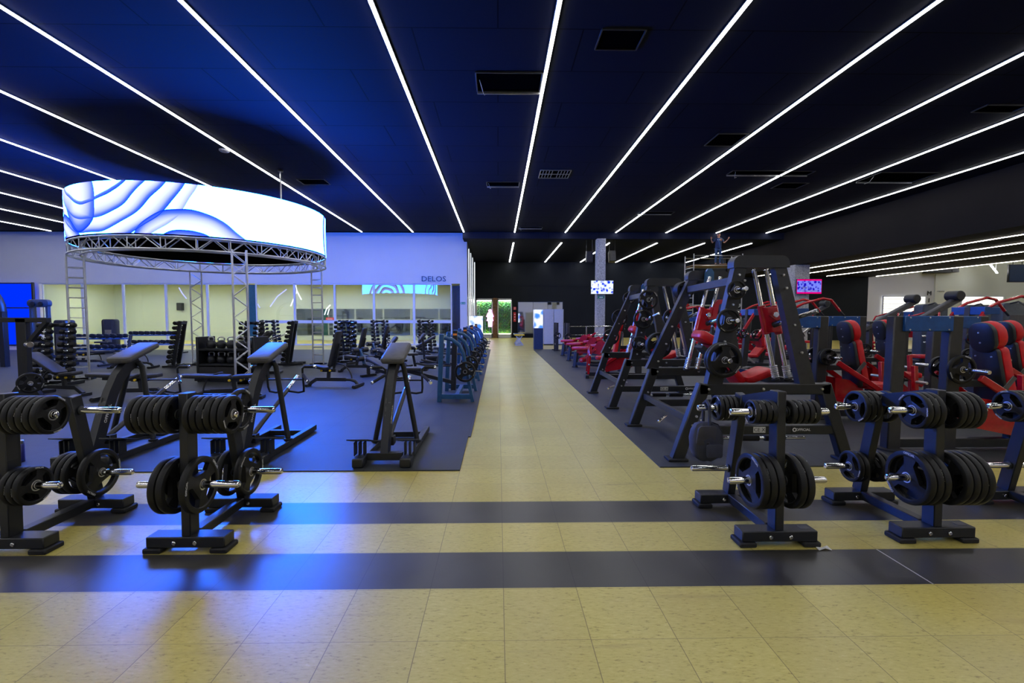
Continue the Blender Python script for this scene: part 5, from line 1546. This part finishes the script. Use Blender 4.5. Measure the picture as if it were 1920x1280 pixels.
# ------------------------------------------------------------------ far end of the hall
# two green wall boxes with lit frames and a wooden post between
for k, (x0, x1, s) in enumerate(((-1.70, -0.42, 'lit glass case of green leaves behind the pink figure sign'), (-0.05, 1.05, 'lit glass case of green leaves right of the wooden post'))):
    t = thing('green_wall', s, 'green wall', ((x0 + x1) / 2, 35.2, 0), 0, 'lit green leaf cases')
    wd = x1 - x0
    MB().box((0, 0.12, 1.5), (wd, 0.05, 2.9), 0.005).build('leaf_panel', 'moss', t, 0)
    mb = MB()
    for s_ in (-1, 1): mb.box((s_ * (wd / 2 - 0.04), 0, 1.5), (0.08, 0.28, 3.0), 0.005)
    mb.box((0, 0, 2.93), (wd, 0.28, 0.14), 0.005).box((0, 0, 0.15), (wd, 0.28, 0.30), 0.005)
    mb.build('white_frame', 'frame', t, 0)
    MB().box((0, -0.05, 2.84), (wd - 0.2, 0.06, 0.03), 0.003).build('top_lamp', 'caselamp', t, 0)
    MB().box((0, -0.05, 0.315), (wd - 0.2, 0.06, 0.02), 0.003).build('bottom_lamp', 'warmled', t, 0)
    mb = MB()
    lr = random.Random(k + 3)
    for i in range(900):
        p = V((lr.uniform(-wd / 2 + 0.1, wd / 2 - 0.1), 0.085 - lr.random() * 0.05, lr.uniform(0.35, 2.8)))
        a, b = lr.uniform(0.02, 0.05), lr.uniform(0, 6.28)
        e1 = V((math.cos(b), lr.uniform(-0.6, 0.1), math.sin(b))) * a
        e2 = V((-math.sin(b), lr.uniform(-0.6, 0.1), math.cos(b))) * a * 0.6
        mb.add([p - e1, p + e2, p + e1, p - e2], [(0, 1, 2, 3)])
    o = mb.build('leaves', 'moss', t, 0)
    o['kind'] = 'stuff'
    MB().box((0, -0.12, 1.55), (wd - 0.16, 0.01, 2.5), 0.0).build('glass_pane', 'glass', t, 0)
t = thing('wooden_post', 'brown plank post between the two lit green cases', 'post', (-0.235, 35.2, 0))
mb = MB()
for i in range(16): mb.box((0, 0, 0.095 + 0.19 * i), (0.36, 0.30, 0.182), 0.008)
mb.build('plank_cladding', 'wood', t)
MB().box((0, 0, 1.52), (0.30, 0.24, 3.04), 0.0).build('core', 'wood', t)
t = thing('figure_sign', 'pink outlined white standing woman pictogram sign on the left green case', 'sign', (-0.62, 34.98, 0.85))
out = [(0.0, 1.32), (0.07, 1.30), (0.10, 1.22), (0.07, 1.14), (0.02, 1.11), (0.14, 1.06), (0.24, 0.78), (0.20, 0.74), (0.12, 0.88), (0.22, 0.45), (0.12, 0.45), (0.10, 0.0), (-0.10, 0.0), (-0.12, 0.45), (-0.22, 0.45), (-0.12, 0.88), (-0.20, 0.74), (-0.24, 0.78), (-0.14, 1.06), (-0.02, 1.11), (-0.07, 1.14), (-0.10, 1.22), (-0.07, 1.30)]
MB().prism(out, (0, 0, 0), X, Z, 0.03).build('figure_plate', 'neonwhite', t, 0)
MB().tube([(a * 1.12, -0.02, b * 1.0) for a, b in out + out[:1]], 0.018, 6, False).build('pink_outline', 'neonpink', t)
MB().box((0, 0.03, 0.7), (0.05, 0.04, 1.2), 0.003).build('back_rail', 'steel', t)
# led box beside the white wall corner
t = thing('led_totem', 'glowing white and blue LED box standing by the white wall corner', 'screen', (-1.28, 27.2, 0))
MB().box((0, 0.02, 0.9), (0.82, 0.30, 1.55), 0.01).build('cabinet', 'black', t)
MB().box((0, -0.135, 0.92), (0.76, 0.012, 1.46), 0.002).build('lit_face', 'ledice', t, 0)
MB().box((0, 0, 0.06), (0.9, 0.4, 0.12), 0.01).build('base', 'black', t)
t = thing('shelf_stand', 'slim metal shelf stand right of the glowing LED box', 'stand', (-0.64, 27.0, 0))
for a in (-0.12, 0.12):
    for b in (-0.15, 0.15): MB().tube([(a, b, 0), (a, b, 1.65)], 0.012, 6).build('upright', 'steel', t)
for z in (0.15, 0.55, 0.95, 1.35): MB().box((0, 0, z), (0.28, 0.34, 0.02), 0.003).build('shelf', 'grey', t)
# kiosk with screen, lockers, waiting bench, mirror
t = thing('kiosk', 'dark blue pedestal with a bright glass display at the mat end', 'display stand', (2.00, 22.9, 0))
MB().box((0, 0, 0.52), (0.46, 0.42, 1.04), 0.01).build('pedestal', 'navy', t)
MB().box((0, 0, 1.5), (0.44, 0.40, 0.90), 0.006).build('display_case', 'ledice', t, 0)
mb = MB()
for a in (-0.22, 0.22):
    for b in (-0.2, 0.2): mb.box((a, b, 1.5), (0.02, 0.02, 0.92), 0.002)
mb.box((0, 0, 1.965), (0.46, 0.42, 0.02), 0.002)
mb.build('case_frame', 'frame', t)
for k in range(2):
    t = thing('locker', 'tall pale grey locker, %s from the dark blue pedestal' % ORD[k], 'locker', (2.87 + 0.56 * k, 26.2, 0), 0, 'tall pale lockers')
    MB().box((0, 0, 1.05), (0.55, 0.5, 1.98), 0.008).build('body', 'locker', t)
    for z, h in ((1.54, 0.95), (0.56, 0.95)):
        dd = MB().box((0, -0.262, z), (0.51, 0.022, h), 0.004).build('door', 'locker', t)
        MB().box((0.2, -0.28, z), (0.02, 0.02, 0.12), 0.004).build('handle', 'steel', dd)
    MB().box((0, 0, 0.03), (0.5, 0.44, 0.06), 0.004).build('plinth', 'black', t)
t = thing('waiting_bench', 'pale blue metal bench with pierced ends in the far aisle', 'bench', (1.18, 26.4, 0), R(90))
MB().box((0, 0, 0.60), (1.9, 0.55, 0.06), 0.01).build('seat', 'bluesteel', t)
MB().box((-0.93, 0, 0.60), (0.05, 0.56, 0.065), 0.006).build('edge_strip', 'yellow', t)
for s in (-1, 1):
    mb = MB()
    for (a, b) in (((-0.22, 0.0), (0.18, 0.56)), ((0.22, 0.0), (-0.18, 0.56)), ((-0.2, 0.03), (0.2, 0.03)), ((-0.2, 0.54), (0.2, 0.54))):
        mb.bar((s * 0.8, a[0], a[1] + 0.01), (s * 0.8, b[0], b[1]), 0.04, 0.05)
    for z in (0.18, 0.38): mb.box((s * 0.8, 0, z), (0.03, 0.22, 0.05), 0.004)
    mb.build('pierced_end', 'locker', t)
t = thing('wall_mirror', 'wide dark framed mirror on the black rear wall', 'mirror', (3.25, 35.33, 0.25))
MB().box((0, 0.03, 1.28), (3.5, 0.03, 2.5), 0.004).build('frame', 'navy', t)
for k in range(3): MB().box((-1.14 + 1.14 * k, 0.0, 1.28), (1.12, 0.02, 2.4), 0.002).build('mirror_pane', 'mirror', t, 0)

# columns with televisions and speakers
struct('column_1', MB().box((5.55, 25.0, 2.9), (0.46, 0.5, 5.8), 0.01), 'terrazzo')
struct('column_2', MB().box((15.75, 24.0, 2.15), (0.78, 0.7, 4.3), 0.01), 'terrazzo')
def tv(x, y, z, wd, h, face, label, border=None):
    t = thing('television', label, 'television', (x, y, z), 0, None)
    MB().box((0, 0.02, 0), (wd, 0.06, h), 0.008).build('housing', 'black', t)
    if border:
        MB().box((0, -0.012, 0), (wd - 0.02, 0.008, h - 0.02), 0.001).build('picture_border', border, t, 0)
        MB().box((0, -0.018, 0), (wd - 0.06, 0.008, h * 0.76), 0.001).build('screen', face, t, 0)
        text('lettering', 'SPT', h * 0.24, 'white', t, 0.002, (-wd * 0.18, -0.026, -h * 0.12), (R(90), 0, 0))
        MB().box((0, -0.024, -h * 0.30), (wd * 0.7, 0.004, h * 0.04), 0.0).build('caption_bar', 'white', t, 0)
    else:
        MB().box((0, -0.014, 0), (wd - 0.04, 0.008, h - 0.04), 0.001).build('screen', face, t, 0)
        MB().box((-wd * 0.3, -0.02, h * 0.12), (wd * 0.2, 0.004, h * 0.3), 0.0).build('picture_panel', 'neonwhite', t, 0)
    MB().box((0, 0.14, 0), (0.12, 0.22, 0.12), 0.004).build('wall_arm', 'black', t)
tv(5.55, 24.52, 3.18, 1.22, 0.74, 'tvblue', 'television with pale blue picture on the far mottled column')
tv(15.95, 23.4, 3.16, 1.30, 0.76, 'tvviolet', 'television with violet picture and pink border on the right column', 'tvpink')
for k, (x, s) in enumerate(((5.0, 'black speaker hanging left of the far column'), (6.25, 'black speaker hanging right of the far column'))):
    t = thing('hanging_speaker', s, 'speaker', (x, 25.3, 4.6), 0, 'hanging speakers')
    MB().box((0, 0, 0.3), (0.36, 0.34, 0.6), 0.02, Matrix.Rotation(R(10 if k == 0 else -14), 3, 'X')).build('cabinet', 'black', t)
    MB().box((0, -0.18, 0.3), (0.3, 0.012, 0.5), 0.003, Matrix.Rotation(R(10 if k == 0 else -14), 3, 'X')).build('grille', 'grey', t)
    for a in (-0.16, 0.16): MB().tube([(a, 0, 0.5), (a, 0, 1.2)], 0.012, 6).build('hanger', 'black', t)
t = thing('exit_sign', 'small green exit sign on the far column under the television', 'sign', (5.55, 24.73, 2.66))
MB().box((0, 0, 0), (0.36, 0.02, 0.14), 0.003).build('plate', 'sign', t)
MB().box((0, -0.012, 0), (0.2, 0.004, 0.05), 0.0).build('pictogram', 'white', t, 0)

# white walls, lit windows and fittings at the far right
slab('wall_far_right', 25.2, 46, 31.0, 31.2, -0.1, 6.7, 'wallwhite')
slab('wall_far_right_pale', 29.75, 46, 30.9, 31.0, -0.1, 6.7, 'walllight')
for k, (x, s) in enumerate(((27.6, 'first'), (33.0, 'second'))):
    p = struct('window_%d' % (20 + k), MB().box((x, 30.89, 2.35), (2.9, 0.03, 1.25), 0.0), 'litwindow')
    mb = MB()
    for a in (-1.47, 1.47): mb.box((x + a, 30.85, 2.35), (0.06, 0.08, 1.35), 0.004)
    for z in (1.70, 3.0): mb.box((x, 30.85, z), (3.0, 0.08, 0.06), 0.004)
    mb.build('frame', 'frame', p, 0)
    mb = MB()
    for q in range(7): mb.box((x, 30.865, 1.85 + q * 0.16), (2.85, 0.02, 0.02), 0.0)
    mb.build('blind_slat', 'frame', p, 0)
t = thing('wall_air_conditioner', 'dark box unit high on the far right white wall', 'air conditioner', (29.6, 30.6, 4.55))
MB().box((0, 0.1, 0.2), (1.6, 0.5, 0.4), 0.03).build('housing', 'black', t)
MB().box((1.1, 0.1, 0.22), (0.5, 0.4, 0.34), 0.02).build('fan_box', 'grey', t)
t = thing('security_camera', 'small white security camera on the corner of far right wall', 'security camera', (29.9, 30.8, 3.35))
MB().cyl((0, 0.0, 0), (0.25, -0.15, 0.0), 0.06, 12, 0.01).build('camera_body', 'plastic', t)
MB().bar((0, 0.2, 0.0), (0, 0, 0), 0.04, 0.04).build('bracket', 'plastic', t)
t = thing('hanging_monitor', 'black hanging monitor cut by the right picture edge', 'television', (33.4, 29.2, 3.9))
MB().box((0, 0, 0.5), (1.2, 0.12, 1.15), 0.02).build('housing', 'black', t)
MB().box((0, -0.064, 0.5), (1.1, 0.008, 1.05), 0.0).build('screen', 'navy', t, 0)
for a in (-0.3, 0.3): MB().tube([(a, 0.0, 1.0), (a, 0, 2.7)], 0.02, 8).build('hanger', 'black', t)
strip_t = thing('led_strip_light', 'short slanting white strip light on the far right ceiling edge', 'strip light', (32.2, 29.6, 4.7))
MB().bar((-0.35, 0, 0.55), (0.35, 0, -0.25), 0.09, 0.05).build('diffuser', 'strip', strip_t, 0)
MB().bar((-0.35, 0.05, 0.57), (0.35, 0.05, -0.23), 0.10, 0.04).build('housing', 'steel', strip_t, 0)
for a in (-0.3, 0.3): MB().tube([(a, 0.05, -a * 1.14 + 0.15), (a, 0.05, 1.9)], 0.012, 6).build('hanger', 'steel', strip_t)

# ------------------------------------------------------------------ scaffold with a person
SX, SY = 11.2, 23.9
t = thing('scaffold', 'grey tube scaffold tower with a person standing on top', 'scaffold', (SX, SY, 0))
PZ = 4.26
for (a, b) in ((-1.25, -0.55), (1.25, -0.55), (1.25, 0.55), (-1.25, 0.55)):
    MB().tube([(a, b, 0), (a, b, PZ + 0.55)], 0.028, 8).build('upright', 'steel', t)
for b in (-0.55, 0.55):
    for z in (0.4, 2.2, PZ - 0.05, PZ + 0.45):
        MB().tube([(-1.25, b, z), (1.25, b, z)], 0.022, 8).build('rail', 'steel', t)
    MB().tube([(-1.25, b, 0.4), (1.25, b, 2.2)], 0.018, 6).build('diagonal_brace', 'steel', t)
for a in (-1.25, 1.25):
    mb = MB()
    for i in range(13): mb.tube([(a, -0.55, 0.4 + 0.31 * i), (a, 0.55, 0.4 + 0.31 * i)], 0.018, 6)
    mb.build('rung', 'steel', t)
for i in range(3): MB().box((0, -0.36 + 0.36 * i, PZ - 0.015), (2.4, 0.34, 0.05), 0.006).build('platform_board', 'wood', t)

def skinned(name, verts, edges, radii, m, parent, root=0, sub=1):
    me = bpy.data.meshes.new(name)
    me.from_pydata([tuple(v) for v in verts], edges, [])
    o = bpy.data.objects.new(name, me)
    C.objects.link(o)
    if parent: o.parent = parent
    sk = o.modifiers.new('skin', 'SKIN')
    me.skin_vertices.new() if not me.skin_vertices else None
    for i, r in enumerate(radii):
        rr = r if isinstance(r, tuple) else (r, r)
        me.skin_vertices[0].data[i].radius = rr
        me.skin_vertices[0].data[i].use_root = (i == root)
    sk.use_smooth_shade = True
    s = o.modifiers.new('sub', 'SUBSURF'); s.levels = sub; s.render_levels = sub
    me.materials.append(M[m])
    return o
verts, edges, radii = [], [], []
def jv(p, r, to=None):
    verts.append(V(p)); radii.append(r)
    if to is not None: edges.append((to, len(verts) - 1))
    return len(verts) - 1
pel = jv((0, 0, 0.93), (0.14, 0.10))
wst = jv((0, 0, 1.10), (0.13, 0.095), pel)
chs = jv((0, 0, 1.30), (0.15, 0.105), wst)
shl = jv((0, 0.01, 1.42), (0.10, 0.075), chs)
nck = jv((0, 0.0, 1.50), 0.052, shl)
jaw = jv((0, -0.015, 1.575), 0.066, nck)
hd1 = jv((0, -0.01, 1.64), 0.082, jaw)
hd2 = jv((0, 0.0, 1.71), 0.062, hd1)
nose = jv((0, -0.105, 1.625), 0.014, hd1)
for s in (-1, 1):
    jv((s * 0.088, 0.0, 1.63), 0.016, hd1)
    s1 = jv((s * 0.17, 0.0, 1.40), 0.056, shl)
    el = jv((s * 0.33, 0.02, 1.21), 0.040, s1)
    wr = jv((s * 0.45, -0.12, 1.36), 0.026, el)
    pm = jv((s * 0.475, -0.15, 1.42), (0.026, 0.016), wr)
    for q in range(4):
        f1 = jv((s * (0.455 + 0.018 * q), -0.165 - 0.004 * q, 1.475 - 0.006 * abs(q - 1)), 0.0085, pm)
        jv((s * (0.458 + 0.019 * q), -0.185, 1.505 - 0.008 * abs(q - 1)), 0.007, f1)
    th = jv((s * 0.445, -0.165, 1.42), 0.010, pm)
    jv((s * 0.432, -0.18, 1.455), 0.008, th)
    hp = jv((s * 0.095, 0, 0.86), 0.088, pel)
    kn = jv((s * 0.115, -0.01, 0.48), 0.058, hp)
    an = jv((s * 0.12, 0.02, 0.09), 0.038, kn)
    ft = jv((s * 0.13, -0.11, 0.045), 0.036, an)
tp = thing('person', 'person in navy printed T-shirt and jeans standing on the scaffold', 'person', (SX + 0.18, SY - 0.15, PZ + 0.012))
tp.scale = (0.95, 0.95, 0.95)
body = skinned('body', verts, edges, radii, 'skin', tp)
sv, se, sr = [], [], []
def sj(p, r, to=None):
    sv.append(V(p)); sr.append(r)
    if to is not None: se.append((to, len(sv) - 1))
    return len(sv) - 1
a = sj((0, 0, 0.80), (0.215, 0.165)); b = sj((0, 0, 1.06), (0.19, 0.145), a); c = sj((0, 0, 1.30), (0.195, 0.14), b); d = sj((0, 0.01, 1.435), (0.12, 0.085), c)
for s in (-1, 1):
    e = sj((s * 0.18, 0.0, 1.41), 0.075, d); sj((s * 0.30, 0.015, 1.255), 0.066, e)
skinned('shirt', sv, se, sr, 'shirt', tp)
sv, se, sr = [], [], []
a = sj((0, 0, 0.94), (0.155, 0.115))
for s in (-1, 1):
    e = sj((s * 0.095, 0, 0.84), 0.10, a); f = sj((s * 0.115, -0.01, 0.48), 0.075, e); sj((s * 0.12, 0.02, 0.10), 0.062, f)
skinned('jeans', sv, se, sr, 'jeans', tp)
for s in (-1, 1):
    MB().pad((s * 0.13, -0.05, 0.035), X, Y, 0.10, 0.27, 0.07, 0.05, 0.02).build('shoe', 'black', tp)
MB().lathe([(0.088, 0.0), (0.094, 0.03), (0.085, 0.075), (0.05, 0.11), (0.0, 0.12)], (0, 0.022, 1.655), Z, 18).build('hair', 'hair', tp)
mb = MB()
for s in (-1, 1): mb.lathe([(0.0, -0.012), (0.010, 0), (0.0, 0.006)], (s * 0.032, -0.083, 1.655), -Y, 8)
mb.build('eye', 'dark', tp)
MB().box((0, -0.083, 1.585), (0.045, 0.012, 0.010), 0.003).build('mouth', 'signred', tp)
mb = MB()
for i, (xx, zz) in enumerate(((-0.10, 1.36), (-0.06, 1.36), (0.0, 1.36))): mb.box((xx, -0.132, zz), (0.028, 0.010, 0.055), 0.002)
mb.build('white_print', 'white', tp)
MB().lathe([(0.028, 0), (0.028, 0.008), (0.052, 0.008), (0.052, 0)], (0.075, -0.124, 1.35), -Y, 14, True).build('orange_print', 'orange', tp)
t = thing('broom_pole', 'thin blue pole leaning beside the person on the scaffold', 'pole', (SX + 0.05, SY - 0.40, PZ + 0.012))
MB().tube([(0.30, 0, 0.02), (0.0, 0.0, 1.35)], 0.014, 8).build('pole', 'bluesteel', t)
MB().box((0.33, 0, 0.03), (0.26, 0.08, 0.06), 0.01).build('broom_head', 'wood', t)
